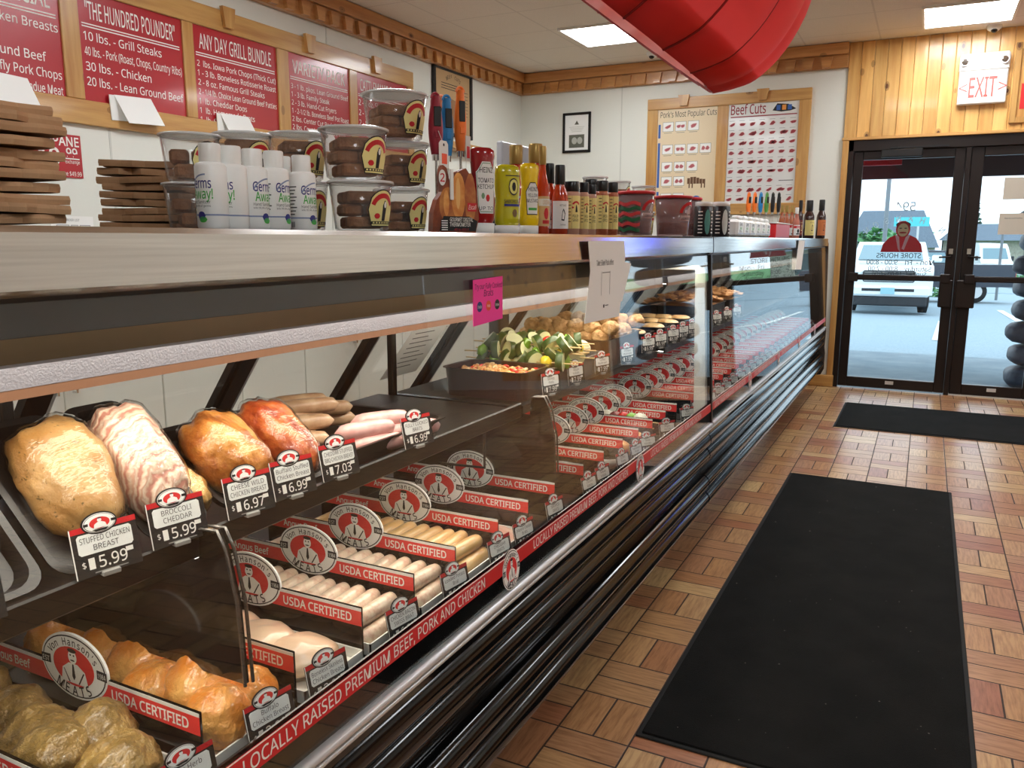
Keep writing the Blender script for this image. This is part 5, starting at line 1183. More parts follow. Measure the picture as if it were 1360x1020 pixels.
brown_s = mat('brown_sauce', (54, 26, 22), .12, coat=.6); seas = mat('spice_pink', (206, 156, 132), .35, coat=.4)
LH = [paper, red_ink, ink]; LS = [mat('label_yellow', (238, 222, 140), .5), red_ink, ink]
bottle(711, 729, 194, -.845, 'long', 'orange red hot sauce bottle beside the yellow mustard', hot, cap_g, [mat('label_tan', (214, 176, 120), .5), paper, red_ink], group=None, rz=.2)
bottle(668, 702, 193, -.98, 'long', 'gold topped sauce bottle rising behind the lime mustard', hot, cap_g, LH)
bottle(693, 728, 191, -.95, 'long', 'gold topped sauce bottle rising behind the bright yellow mustard', hot, cap_g, LH)
bottle(717, 740, 217, -.88, 'neck', 'left black capped cayenne sauce bottle with white label', hot, cap_k, LH, group='black capped cayenne sauces')
bottle(732, 754, 219, -.842, 'neck', 'right black capped cayenne sauce bottle with white label', hot, cap_k, LH, group='black capped cayenne sauces')
for (a, b_, z, x, lb, m_, tx) in ((748, 769, 241, -.845, 'spice shaker next to the cayenne sauces, widest black lid', seas, ('POULTRY', 'SEASON')), (768, 781, 242, -.838, 'second spice shaker from the cayenne sauces', seas, ('SPECIAL', 'SPICE')), (779, 791, 245, -.838, 'third spice shaker from the cayenne sauces, shortest', seas, ('SPECIAL', 'SPICE')),
                                (790, 807, 240, -.845, 'fourth spice shaker from the cayenne sauces', spice, ('SPECIAL', 'SPICE')), (805, 820, 242, -.838, 'last spice shaker, touching the red lidded tub', spice, ('SPECIAL', 'SPICE')),
                                (775, 793, 238, -.885, 'spice shaker in the second row behind the shortest one', spice, ('SPECIAL', 'SPICE'))):
    bottle(a, b_, z, x, 'shaker', lb, m_, cap_k, LS, 'spice_shaker', 'spice shakers with yellow labels', 0, tx)
# red lidded tubs of snacks
def red_tub(px0, px1, pyt, x, lb, band, fill):
    p = PX((px0+px1)/2, 315, 'x', x); dep = (p-Vector((0, 0, CAMH))).dot(_F); r = (px1-px0)/2*dep/FPX; H = PX((px0+px1)/2, pyt, 'x', x).z-ZT
    t = thing('snack_tub', lb, 'plastic tub', (x, p.y, ZT), 0, 'red rimmed snack tubs')
    MB().lathe([(r*.80, .001), (r*.82, .004), (r*.97, H*.95), (r*.97-.0015, H*.95), (r*.8, .006)], seg=28, caps=False).build('tub_wall', glass('smoky_plastic', (.74, .62, .62, 1), .1, 1.4, .28, (.55, .4, .4, 1)), t)
    MB().lathe([(r*.97, H*.93), (r*1.03, H*.93), (r*1.03, H*.985), (r*.97, H), (r*.1, H)], seg=28).build('lid', red_ink, t)
    f = MB().lathe([(r*.74, .008), (r*.77, H*.30), (r*.70, H*.33), (.002, H*.34)], seg=20); f.build('snack_mix', fill, t, kind='stuff')
    L = Wrap(); L.arc(r*.45, r*.62, PI*.98, PI*.02, .0008, 0, r*.3, 0, 12); L.strip(rect(-r*.25, r*.9, -r*.38, -r*.1), .0008, 1, 8).text('CRUNCHY SNACKS', I, r*.3, -r*.24, r*.11, r*.8, .0012, 2, .01); L.strip([(r*.1, 0), (r*.5, 0), (r*.4, r*.35), (r*.25, r*.4)], .0008, 1, 4)
    L.bend(r*.91, -.55, H*.55, .15).build('label', [red_ink, mat('label_pinkgrey', (200, 176, 172), .5), ink], t)
    if band:
        for k in range(6):
            b = MB(); n = 36; zz = H*(.10+.115*k)
            b.rings([[((r*(.82+.16*(zz+d)/H)*1.03+.002+.002*math.sin(a*9))*math.cos(a), (r*(.82+.16*(zz+d)/H)*1.03+.002+.002*math.sin(a*9))*math.sin(a), zz+d+.003*math.sin(a*7+k)) for a in [-2.9+1.9*i/n for i in range(n+1)]] for d in (0, H*.075)], 0, True, False, False)
            b.build('ribbon', green_ink if False else (mat('ribbon_green', (34, 104, 64), .5) if k % 2 == 0 else mat('ribbon_red', (214, 64, 68), .5)), t)
    return t
red_tub(819, 868, 254, -.865, 'red rimmed snack tub wound with green and red ribbon', True, mat('snack_red', (120, 50, 36), .7, bump=(60, 1)))
red_tub(868, 917, 260, -.865, 'red rimmed snack tub with rings of snacks, right of the ribboned one', False, mat('snack_gold', (190, 116, 44), .7, bump=(60, 1)))
red_tub(904, 930, 262, -.94, 'red rimmed snack tub half hidden behind the ring snacks tub', False, mat('snack_gold', (190, 116, 44), .7))
# dark jars with clear lids
for k, (a, b_, x) in enumerate(((921, 945, -.87), (944, 968, -.86))):
    p = PX((a+b_)/2, 315, 'x', x); dep = (p-Vector((0, 0, CAMH))).dot(_F); r = (b_-a)/2*dep/FPX; H = PX((a+b_)/2, 268, 'x', x).z-ZT
    t = thing('rub_jar', ['dark jar of barbecue rub with teal panel, left one', 'dark jar of barbecue rub with pale panel, right one'][k], 'jar', (x, p.y, ZT), 0, 'dark rub jars')
    MB().lathe([(r*.95, 0), (r, .003), (r, H*.86), (r*.93, H*.88)], seg=24).build('body', black, t); MB().lathe([(r*.9, H*.87), (r*.95, H*.88), (r*.95, H), (r*.8, H*1.005)], seg=24).build('lid', lid_plastic, t)
    L = Wrap(); L.strip(ell(r*.35, H*.36, 20, -r*.15, H*.42), .0006, k % 2, 8)
    for j in range(7): L.strip(rect(r*.35, r*1.0-.2*r*(j % 3), H*.1+H*.1*j, H*.13+H*.1*j), .0006, 2, 3).strip(rect(-r*1.2, -r*.7, H*.1+H*.1*j, H*.13+H*.1*j), .0006, 2, 3)
    L.bend(r, -.7).build('label', [mat('label_teal', (90, 160, 150), .5), mat('label_pale', (210, 220, 216), .5), white_ink], t)
# boxed row of small sanitizer packs, pens, sauces at the far end
for k in range(6):
    y = 4.10+.155*k; t = thing('travel_sanitizer', ['first', 'second', 'third', 'fourth', 'fifth', 'sixth'][k]+' small white sanitizer pack from the dark jars, in the row on the far unit', 'bottle', (-.84, y, ZT), 0, 'small white sanitizer packs')
    MB().box(-.03, .02, -.070, .070, 0, .085, 0, .012).build('body', white_plastic, t); MB().box(-.02, .012, -.045, .045, .086, .104, 0, .006).build('cap', white_plastic, t)
    M = plane((.0205, 0, 0), (0, 1, 0), (0, 0, 1)); b = MB().text('Germs', M, 0, .062, .016, .09, .0004, 0, .02).text('Away!', M, 0, .044, .014, .08, .0004, 1, .02).flat(rect(-.068, .068, .016, .019), M, .0004, 2)
    for j in range(3): b.flat(rect(-.04, .04-.02*j, .024+.004*j, .0255+.004*j), M, .0004, 0)
    b.build('printing', [ink, green_ink, mat('printed_slate', (130, 146, 180), .5)], t)
cs = [th_o, th_o, th_b, mat('thermo_green', (90, 150, 70), .35), cap_k, cap_k]
nm = ['orange', 'second orange', 'blue grey', 'green', 'black', 'second black']
for k in range(6): thermo(995+8*k, 257, -.95, cs[k], nm[k]+' pocket thermometer standing over the far sanitizer row', slim=1.3)
t = thing('red_carton', 'red carton standing at the end of the far sanitizer row', 'box', (-.85, 5.55, ZT)); MB().box(-.90, -.83, 5.20, 5.75, ZT, ZT+.085, 0, .003).build('carton', red_ink, t, w=True); MB().box(-.905, -.828, 5.195, 5.755, ZT+.0855, ZT+.094, 0, .002).build('lid_flap', paper, t, w=True)
gs = mat('ginger_sauce', (176, 90, 50), .15, coat=.5)
for k, (a, b_) in enumerate(((1033, 1041), (1039, 1047), (1046, 1054))): bottle(a, b_, 272, -1.0, 'long', ['left', 'middle', 'right'][k]+' gold capped sauce bottle behind the red carton', gs, cap_g, LH, group='gold capped sauces at the far end')
bottle(1052, 1061, 275, -.86, 'long', 'slim white capped pink sauce bottle near the far end of the case', mat('pink_sauce', (200, 120, 100), .2), white_plastic, LH)
bottle(1057, 1065, 265, -.95, 'neck', 'dark brown sauce bottle third from the door end', brown_s, cap_k, [mat('label_red2', (120, 40, 36), .5), red_ink, cream_ink])
bottle(1066, 1080, 265, -.90, 'neck', 'dark brown sauce bottle second from the door end, pale label', brown_s, cap_k, LS)
bottle(1083, 1095, 264, -.835, 'neck', 'dark brown sauce bottle at the very end of the case by the doors', brown_s, cap_k, [mat('label_orange2', (206, 120, 66), .5), red_ink, ink])
# ------------------------------------------------------------------ divider boards on the deck
DZ = .6005
strip_red = mat('strip_red', (226, 52, 50), .4, coat=.2); strip_grey = mat('strip_grey', (226, 222, 216), .5)
def divider(label):
    t = thing('divider_sign', label, 'divider sign', (0, 0, 0), 0, 'divider signs along the deck')
    MB().box(-1.40, -.862, -.0025, .0025, 0, .1015, 0, .001).build('board', gloss_black, t)
    P_ = plane((-1.13, -.0028, .082), (1, 0, 0), (0, 0, 1))
    s_ = MB().extr(rect(-.268, .268, -.0165, .0125), P_, 0, .0004, 0).extr(rect(-.268, .268, .0125, .0185), P_, 0, .0004, 1)
    s_.text('USDA CERTIFIED', P_, .165, -.002, .0165, .165, .0008, 2, .035).text('Angus Beef', P_, -.165, -.002, .0150, .12, .0008, 2, .03)
    s_.build('printed_strip', [strip_red, strip_grey, white_ink], t)
    e = MB(); P2 = plane((-1.13, -.0036, .105), (1, 0, 0), (0, 0, 1)); e.extr(ell(.078, .054, 40), P2, -.004, 0, 0); emblem(e, P2, .078, .054, 0, True); e.build('emblem', EM3, t)
    return t
behind = {.552: 'in front of the olive marinated chicken, nearest the camera', .733: 'between the olive and the orange chicken', .925: 'between the orange and the pale raw chicken', 1.104: 'between the pale chicken and the first pale brats',
 1.273: 'between the first and second pale brats', 1.435: 'between the second pale brats and the tan brats', 1.635: 'between the tan brats and the pink slices', 1.801: 'behind the pink slices', 1.969: 'just before the second dark partition',
 2.181: 'in front of the first chicken skewers', 2.353: 'between the two rows of chicken skewers', 2.534: 'behind the second row of chicken skewers', 2.703: 'behind the round potatoes', 2.87: 'in front of the green topped vegetables', 3.04: 'behind the green topped vegetables', 3.20: 'last before the white end frame'}
dv = None
for y, s_ in behind.items():
    lb = 'black certified beef divider board '+s_
    if dv is None: dv = divider(lb); dv.location = (0, y, DZ)
    else: dup(dv, (0, y, DZ), 0, lb)
for k in range(21):
    dup(dv, (0, 3.47+.195*k, DZ), 0, 'black divider board with red strip on the deck of the far case unit', 'divider signs in the far unit')

# ------------------------------------------------------------------ price tags
tag_face = mat('tag_black', (34, 32, 31), .45); tag_grey = mat('tag_clip', (150, 148, 144), .35)
def price_tag(x, y, z, lines, price, label, rz=-.2, tilt=.22, blk=.088, rec=True, group='price tags in the meat case', digs=True):
    t = thing('price_tag', label, 'price tag', (x, y, z), rz, group)
    T = Matrix.Rotation(-tilt, 4, 'Y'); h = .066; w2 = blk/2
    P_ = T @ plane((0, 0, 0), (0, 1, 0), (0, 0, 1))
    c = MB().extr([(-w2, 0), (w2, 0), (w2, h), (.022, h), (-.022, h), (-w2, h)], P_, -.0012, 0, 0)
    c.flat(rect(-w2, w2, h-.0075, h), P_, .0003, 1).flat([(-w2, 0), (-w2+.0015, 0), (-w2+.0015, h), (-w2, h)], P_, .0004, 2)
    c.text('$', P_, -w2+.012, .0165, .008, None, .0004, 2)
    c.flat(rect(-w2+.018, -w2+.026, .009, .024), P_, .0004, 2)
    if digs:
        c.text(price, P_, .006, .0165, .0155, .040, .0004, 2, .012); c.flat(rect(w2-.020, w2-.010, .020, .026), P_, .0004, 2)
    c.flat(rect(-.020, .024, .003, .0045), P_, .0004, 3)
    c.build('card', [tag_face, red_ink, white_ink, tag_grey], t)
    n = MB().extr([(-w2+.011, .029), (w2-.011, .029), (w2-.008, .032), (w2-.008, .053), (w2-.011, .056), (-w2+.011, .056), (-w2+.008, .053), (-w2+.008, .032)], P_, 0, .0008, 0)
    for i_, l in enumerate(lines): n.text(l, P_, 0, .0425+(.0055 if i_ == 0 else -.0055)*(len(lines) > 1), .0075, blk-.022, .0012, 1, -.005)
    n.build('name_strip', [white_plastic, ink], t)
    e = MB(); P2 = T @ plane((0.001, -.004, h+.001), (0, 1, 0), (0, 0, 1)); e.extr(ell(.0235, .0145, 24), P2, -.002, 0, 1); emblem(e, P2, .0215, .0125, 0, False); e.build('emblem', EM3, t)
    MB().box(-.010, .004, -.012, .012, -.004, .003, 0, .001).build('clip', tag_grey, t)
    return t
SZ = .924
for (y, ln, pr, lb) in ((.487, ('CHICKEN', 'CORDON BLEU'), '5.99', 'price tag at the left edge of the shelf, cut by the frame of the photo'), (.675, ('STUFFED CHICKEN', 'BREAST'), '5.99', 'STUFFED CHICKEN BREAST price tag on the shelf edge'),
    (.793, ('BROCCOLI', 'CHEDDAR'), '5.99', 'BROCCOLI CHEDDAR price tag on the shelf edge'), (.935, ('CHEESE WILD', 'CHICKEN BREAST'), '6.97', 'price tag below the golden chicken breast on the shelf edge'),
    (1.040, ('Buffalo Stuffed', 'Chicken Breast'), '6.99', 'Buffalo Stuffed Chicken Breast price tag on the shelf edge'), (1.165, ('CHEDDAR STUFFED', 'BBQ CHICKEN BREAST'), '7.03', 'BBQ chicken breast price tag on the shelf edge'), (1.43, ('FULLY COOKED', 'BRATS'), '6.99', 'FULLY COOKED BRATS price tag, last on the shelf edge')):
    price_tag(-.936, y*.99, SZ, ln, pr, lb)
deck_tags = [((252, 1012), ('Olive Herb', 'Chicken'), '3.99', 'price tag at the bottom edge of the photo below the orange chicken'), ((366, 985), ('Buffalo', 'Chicken Breast'), '3.99', 'Buffalo Chicken Breast price tag on the deck'), ((441, 918), ('Boneless Skinless', 'Chicken Breast'), '3.99', 'Boneless Skinless Chicken Breast price tag on the deck'),
    ((541, 848), ('CHICKEN BACON', 'SWISS BRAT'), '6.99', 'CHICKEN BACON SWISS BRAT price tag on the deck'), ((609, 790), ('Loaded Potato', 'Brat'), '6.99', 'price tag in front of the second pale brats'), ((668, 745), ('CHEDDAR', 'BRATS'), '5.99', 'CHEDDAR BRATS price tag on the deck'),
    ((700, 722), ('Jalapeno Cheddar', 'Brats'), '5.99', 'price tag in front of the pink slices'), ((741, 688), ('SMOKED', 'BRATS'), '5.99', 'price tag alone between the slices and the skewers'), ((786, 660), ('Chicken', 'Kabobs'), '7.99', 'price tag in front of the first chicken skewers'),
    ((804, 643), ('Teriyaki', 'Kabobs'), '7.99', 'price tag beside the small white bowl'), ((830, 625), ('Stuffed', 'Potato'), '2.99', 'price tag in front of the second row of skewers'), ((848, 610), ('Twice Baked', 'Potato'), '2.99', 'price tag in front of the round potatoes'),
    ((862, 600), ('Steak', 'Kabobs'), '8.99', 'price tag beside the rearmost round potato'), ((888, 583), ('Veggie', 'Kabobs'), '4.99', 'price tag in front of the green topped vegetables'), ((915, 562), ('Beef', 'Kabobs'), '8.99', 'price tag near the foot of the white end frame'), ((929, 552), ('Pork', 'Kabobs'), '7.99', 'last price tag before the glass joint')]
for i_, (p, ln, pr, lb) in enumerate(deck_tags):
    q = at(p[0], p[1], 'x', -.825); price_tag(-.825, q.y, .611, ln, pr, lb, rz=-.15 if i_ < 12 else -.5)
far_tag = None
for k in range(24):
    y = 3.50+.168*k; lb = 'small black price tag in the front row of the far case unit'
    if far_tag is None: far_tag = price_tag(-.825, y, .611, ('Ground', 'Beef'), '4.99', lb, -.45, group='price tags in the far unit')
    else: dup(far_tag, (-.825, y, .611), -.45+.08*math.sin(k*2.2), lb)

# ------------------------------------------------------------------ meat on the deck
tray_white = mat('tray_white', (232, 230, 222), .4)
def deck_tray(y0, y1, x0, x1, label):
    t = MB(); z = DZ+.001
    t.box(x0, x1, y0, y1, z, z+.004, 0, .001); 
    for a, b_, c_, d_ in ((x0, x1, y0, y0+.003), (x0, x1, y1-.003, y1), (x0, x0+.003, y0, y1), (x1-.003, x1, y0, y1)): t.box(a, b_, c_, d_, z+.004, z+.024)
    t.build('meat_tray', tray_white, loc=((x0+x1)/2, (y0+y1)/2, z), w=True, label=label, cat='tray', group='white trays on the deck')
mt_ol = mat('meat_olive', (168, 134, 74), .34, coat=.4, var=(26, (112, 86, 42), .36, .66), bump=(34, 1.0, .02), sss=.04)
mt_or = mat('meat_orange', (226, 132, 46), .3, coat=.5, var=(13, (242, 184, 104), .4, .7), bump=(28, .9, .015), sss=.04)
mt_pale = mat('meat_pale', (222, 184, 152), .3, coat=.5, var=(8, (230, 200, 170), .4, .7), bump=(20, .3), sss=.08)
mt_brat = mat('brat_pale', (232, 208, 180), .32, coat=.5, var=(55, (208, 158, 134), .5, .75), bump=(60, .2), sss=.05)
mt_tan = mat('brat_tan', (214, 168, 104), .3, coat=.5, var=(12, (226, 188, 130), .4, .7), bump=(40, .2), sss=.05)
mt_pink = mat('meat_pink', (222, 168, 148), .35, coat=.4, var=(26, (236, 206, 188), .45, .7), sss=.05)
mt_mince = mat('meat_mince', (208, 136, 126), .45, coat=.3, var=(60, (232, 190, 176), .4, .65), bump=(80, .8))
def lump(nm, c, r, m_, lb, cat, grp, seed, rz=0, amp=.16):
    MB().blob((0, 0, 0), r, amp, 2.3, seed, rz, (28, 18), 0, -.75).build(nm, m_, loc=c, label=lb, cat=cat, group=grp)
deck_tray(.565, .722, -1.40, -.855, 'white tray under the olive marinated chicken')
deck_tray(.745, .915, -1.40, -.855, 'white tray under the orange marinated chicken')
deck_tray(.938, 1.095, -1.40, -.855, 'white tray under the pale raw chicken')
deck_tray(1.116, 1.262, -1.40, -.855, 'white tray under the first pale brats')
deck_tray(1.285, 1.425, -1.40, -.855, 'white tray under the second pale brats')
deck_tray(1.447, 1.625, -1.40, -.855, 'white tray under the tan brats')
deck_tray(1.647, 1.79, -1.40, -.855, 'white tray under the pink slices')
rn = random.Random(3)
for k, (x, y, r) in enumerate(((-.925, .645, .058), (-1.0, .668, .055), (-1.005, .61, .05), (-1.085, .64, .058), (-1.165, .65, .052), (-1.25, .64, .056), (-1.33, .645, .05))):
    lump('chicken_piece', (x, y, DZ+.045+.012*(k % 3)), (r*1.0, r*.95, r*.85), mt_ol, 'olive herb marinated chicken piece at the lower left of the photo', 'chicken', 'olive marinated chicken pieces', k+1, k*.7)
for k, (x, y, r, z) in enumerate(((-.905, .80, .050, .045), (-.915, .872, .046, .04), (-.975, .835, .058, .06), (-1.04, .80, .05, .05), (-1.045, .87, .05, .06), (-1.11, .835, .058, .06), (-1.19, .83, .056, .06), (-1.26, .85, .054, .05), (-1.335, .83, .05, .05))):
    lump('chicken_piece', (x, y, DZ+z), (r, r*.95, r*.92), mt_or, 'orange buffalo marinated chicken piece behind the logo divider at lower left', 'chicken', 'orange marinated chicken pieces', k+21, k*1.1)
for k, (x, y, r) in enumerate(((-.93, 1.015, .058), (-1.02, 1.0, .062), (-1.11, 1.02, .06), (-1.2, 1.0, .06), (-1.3, 1.02, .06))):
    lump('chicken_breast', (x, y, DZ+.036+.006*(k % 2)), (r*1.1, r, r*.55), mt_pale, 'pale raw chicken breast on the white deck tray', 'chicken', 'pale raw chicken breasts', k+40, .4, .10)
def sausage(nm, c, L, r, m_, lb, grp, rz=0, bend=.012, ry=0):
    n = 11; pts = []; rr = []
    for i in range(n):
        q = -1+2*i/(n-1); pts.append((bend*(1-q*q), q*L/2, .002*math.cos(q*2))); rr.append(r*max(.12, (1-abs(q)**6)**.5))
    o = MB().tube(pts, rr, 14).build(nm, m_, loc=c, label=lb, cat='sausage', group=grp); o.rotation_euler = (0, ry, rz); return o
for (y0, m_, lb, grp, r, lay) in ((1.19, mt_brat, 'pale bacon swiss brat in the first row of brats on the deck', 'first row of pale brats', .0168, 2), (1.355, mt_brat, 'pale loaded brat in the second row of brats on the deck', 'second row of pale brats', .0168, 2), (1.537, mt_tan, 'tan cheddar brat in the third row of brats on the deck', 'row of tan brats', .0185, 2)):
    for l_ in range(lay):
        for k in range(13-l_):
            x = -.885-.0365*(k+.5*l_); sausage('brat', (x, y0+rn.uniform(-.006, .006), DZ+.006+r+l_*r*1.72), .132 if m_ is mt_brat else .150, r, m_, lb, grp, rn.uniform(-.08, .08), .006)
for k in range(9):
    o = MB().blob((0, 0, 0), (.036, .058, .012), .12, 2, k+60).build('meat_slice', mt_pink, loc=(-.895-.052*k, 1.715, DZ+.026+.004*(k % 2)), label='pink sausage slice lying on the deck behind the tan brats', cat='meat slice', group='pink slices'); o.rotation_euler = (0, .35, .1)
stick = mat('skewer_wood', (222, 190, 136), .6); mt_chk = mat('kabob_chicken', (214, 166, 104), .35, coat=.4, var=(20, (236, 204, 152), .4, .7), bump=(40, .5))
def skewer(x, y, z, lb, grp, mats, n=6, rz=0, r=.019, xl=.19):
    t = thing('skewer', lb, 'kabob', (x, y, z), rz, grp)
    MB().cyl((-xl, 0, 0), (.075, 0, -.006), .0022, seg=8).build('stick', stick, t)
    for k in range(n): MB().blob((-xl+.022+k*(xl+.01)/n, .002*math.sin(k*3), 0), (r*.95, r*(1+.15*math.sin(k*2)), r), .22, 2.4, k+7*n, 0, (14, 10)).build('chunk', mats[k % len(mats)], t)
    return t
for k in range(3): skewer(-.945, 2.215+.042*k, DZ+.026, 'chicken skewer in the first row beyond the second partition', 'first chicken skewers', [mt_chk], rz=-.05+.05*k)
for k in range(3): skewer(-.945, 2.39+.042*k, DZ+.026, 'chicken skewer in the second row beyond the second partition', 'second chicken skewers', [mt_chk], rz=-.05+.05*k)
MB().lathe([(.02, .002), (.045, .02), (.058, .045), (.055, .045), (.042, .022), (.0, .006)], seg=24).build('bowl', tray_white, loc=(-.905, 2.50, DZ), label='small white bowl on the deck beside the chicken skewers', cat='bowl')
pot = mat('potato_skin', (212, 152, 88), .45, var=(14, (190, 126, 66), .4, .7))
for k in range(4): lump('stuffed_potato', (-.90-.07*k, 2.625+.012*(k % 2), DZ+.036), (.036, .05, .033), pot, 'round golden stuffed potato on the deck before the vegetables', 'potato', 'stuffed potatoes', k+80, .2, .06)
for k in range(4): lump('stuffed_potato', (-.90-.07*k, 2.79, DZ+.034), (.034, .05, .03), pot, 'smaller tan stuffed potato in the next row on the deck', 'potato', 'smaller stuffed potatoes', k+90, .2, .06)
veg_g = mat('pepper_green', (120, 170, 50), .25, coat=.4); veg_w = mat('onion_white', (236, 232, 214), .3, coat=.3); veg_r = mat('pepper_red', (206, 46, 34), .25, coat=.4); veg_y = mat('squash_yellow', (232, 204, 60), .3, coat=.3); veg_d = mat('zucchini_skin', (54, 84, 36), .35); mt_beef = mat('beef_red', (130, 52, 46), .4, coat=.3, var=(20, (170, 90, 80), .4, .7))
for k in range(3): skewer(-.945, 2.92+.045*k, DZ+.06+.012*(k == 1), 'beef and green pepper skewer standing highest on the deck before the white frame', 'vegetable skewers on the deck', [veg_g, veg_w, mt_beef, veg_r], 6, -.06+.05*k, .024)
for k in range(3): skewer(-.945, 3.09+.042*k, DZ+.03, 'brown beef skewer on the deck just before the white frame', 'beef skewers on the deck', [mt_beef, veg_w], 6, .0, .020)
for k in range(21):
    y = 3.565+.195*k
    if k % 3 == 0:
        MB().blob((0, 0, 0), (.20, .070, .05), .14, 5, k+3, 0, (30, 12), 0, -.7).build('ground_meat', mt_mince, loc=(-1.08, y, DZ+.036), label='mound of pink ground meat on the deck of the far case unit', cat='ground meat', group='mounds of ground meat')
    else:
        for j in range(5): lump('meat_cut', (-.91-.085*j, y, DZ+.028), (.045, .065, .026), mt_pink if k % 3 == 1 else mt_beef, ('pink' if k % 3 == 1 else 'dark red')+' cut of meat lying on the deck of the far case unit', 'meat cut', ('pink' if k % 3 == 1 else 'dark red')+' cuts in the far unit', k+j, .3*j, .10)

# ------------------------------------------------------------------ trays on the hanging shelf
SH = .9095
def black_tray(x0, x1, y0, y1, h, name, label, m_=None, z=SH, fl=.018, grp=None):
    t = MB(); r = .03; n = 6
    def ring(x0, x1, y0, y1, z):
        o = []
        for (cx, cy, a0) in ((x1-r, y1-r, 0), (x0+r, y1-r, PI/2), (x0+r, y0+r, PI), (x1-r, y0+r, 1.5*PI)):
            for i in range(n): a = a0+PI/2*i/(n-1); o.append((cx+r*math.cos(a), cy+r*math.sin(a), z))
        return o
    t.rings([ring(x0+fl, x1-fl, y0+fl, y1-fl, z), ring(x0+.006, x1-.006, y0+.006, y1-.006, z+h-.004), ring(x0, x1, y0, y1, z+h-.002), ring(x0, x1, y0, y1, z+h), ring(x0+.010, x1-.010, y0+.010, y1-.010, z+h-.001), ring(x0+fl+.005, x1-fl-.005, y0+fl+.005, y1-fl-.005, z+.004)], 0, False, True)
    return t.build(name, m_ or black, loc=((x0+x1)/2, (y0+y1)/2, z), w=True, label=label, cat='tray', group=grp)
def speckled(name, base, base2, sc, spot, ssc, thr, bump=(40, .5)):
    t = NT(name); c = t.ramp(t.noise(t.coord(), sc, 4), [(.38, base), (.66, base2)]); k = t.math('GREATER_THAN', t.noise(t.coord(), ssc, 2, .7), thr)
    c = t.mix(t.math('MULTIPLY', k, .75), c, lin(spot)); return t.bsdf(c, .4, 0, .4, .1, (t.noise(t.coord(), bump[0], 4), bump[1]), None, .04)
br_tan = speckled('breast_herbed', (160, 114, 60), (184, 146, 96), 12, (80, 66, 32), 150, .66)
def bacon():
    t = NT('bacon_wrap'); c_ = t.coord((1, 1, 1)); wv = t.n('TexWave'); t.set(wv.inputs['Vector'], c_); wv.inputs['Scale'].default_value = 20; wv.inputs['Distortion'].default_value = 5; wv.inputs['Detail'].default_value = 3; wv.inputs['Detail Scale'].default_value = 2
    col = t.ramp(wv.outputs[0], [(.06, (176, 120, 104)), (.28, (204, 172, 150)), (.8, (212, 190, 170)), (1, (192, 150, 130))])
    return t.bsdf(col, .38, 0, .45, .12, (wv.outputs[0], .3), None, .05)
bacon_m = bacon()
def roasted(name, stops, sc, st, bump):
    t = NT(name); n = t.noise(t.coord(st), sc, 5, .62); c = t.ramp(n, stops); return t.bsdf(c, .36, 0, .45, .15, (t.noise(t.coord(), bump, 5), .8), None, .03)
bbq = roasted('breast_bbq', [(.30, (84, 26, 10)), (.44, (150, 58, 24)), (.56, (184, 96, 44)), (.75, (208, 140, 80))], 9, (1.6, 3.2, 1.6), 34)
gold = roasted('breast_golden', [(.30, (88, 42, 14)), (.44, (156, 88, 34)), (.57, (196, 134, 64)), (.76, (216, 172, 108))], 8, (1.5, 3.0, 1.5), 34)
gold2 = roasted('breast_pale_gold', [(.3, (176, 112, 48)), (.5, (218, 168, 98)), (.72, (236, 204, 148))], 12, (1.5, 2.5, 1.5), 40)
def breast(c, r, m_, label, seed, rz, ry=.12, wrap=True):
    t = thing('chicken_breast', label, 'chicken breast', c, rz)
    b = MB(); b.blob((0, 0, 0), r, .15, 2.4, seed, 0, (40, 26), 0, -.8, ry, 2.5); 
    b.v = [(x, y*(1-.18*(x/r[0])), z) for x, y, z in b.v]; b.build('meat', m_, t)
    if wrap:
        f = MB(); f.blob((0, 0, .001), (r[0]*1.045, r[1]*1.05, r[2]*1.06), .13, 2.4, seed, 0, (40, 26), 0, -.8, ry, 2.5); f.v = [(x, y*(1-.18*(x/r[0]))+.0012*math.sin(70*x+40*z), z) for x, y, z in f.v]; f.build('cling_wrap', film, t)
    return t
def prop_tray(y0, y1, L, ang, xf, label):
    o = black_tray(-L, 0, -(y1-y0)/2, (y1-y0)/2, .022, 'foam_tray', label, black, 0, .014, 'black shelf trays'); o.location = (xf, (y0+y1)/2, SH+.002)
    o.data.transform(Matrix.Translation((-L/2, 0, 0))); o.rotation_euler = (0, ang, 0)
prop_tray(.46, .60, .25, .75, -.975, 'black tray at the left edge of the shelf'); prop_tray(.612, .745, .26, .75, -.975, 'black tray under the herbed chicken breast'); prop_tray(.752, .868, .26, .75, -.975, 'black tray under the bacon wrapped chicken')
prop_tray(.905, 1.168, .22, .5, -.975, 'black tray under the golden and barbecue chicken')
breast((-1.085, .53, SH+.11), (.115, .06, .045), mt_pale, 'pale chicken breast cut off by the left edge of the photo', 4, .0, .75)
breast((-1.056, .702, SH+.114), (.098, .060, .050), br_tan, 'large herbed chicken breast in cling film behind the stuffed chicken tag', 6, .0, .80)
breast((-1.040, .809, SH+.113), (.104, .050, .048), bacon_m, 'bacon wrapped chicken breast behind the broccoli cheddar tag', 9, .0, .80)
breast((-1.048, .985, SH+.092), (.084, .060, .046), gold, 'golden browned chicken breast in cling film at the middle of the shelf', 12, .1, .62)
breast((-1.05, .878, SH+.055), (.058, .032, .034), gold2, 'small pale golden chicken piece left of the golden breast', 15, .4, .5)
breast((-1.048, 1.110, SH+.088), (.092, .050, .044), bbq, 'dark red barbecue glazed chicken breast beside the brat tray', 18, .05, .62)
breast((-1.33, .75, SH+.10), (.06, .075, .05), br_tan, 'herbed chicken breast at the back of the shelf by the left edge', 19, 1.2, 0)
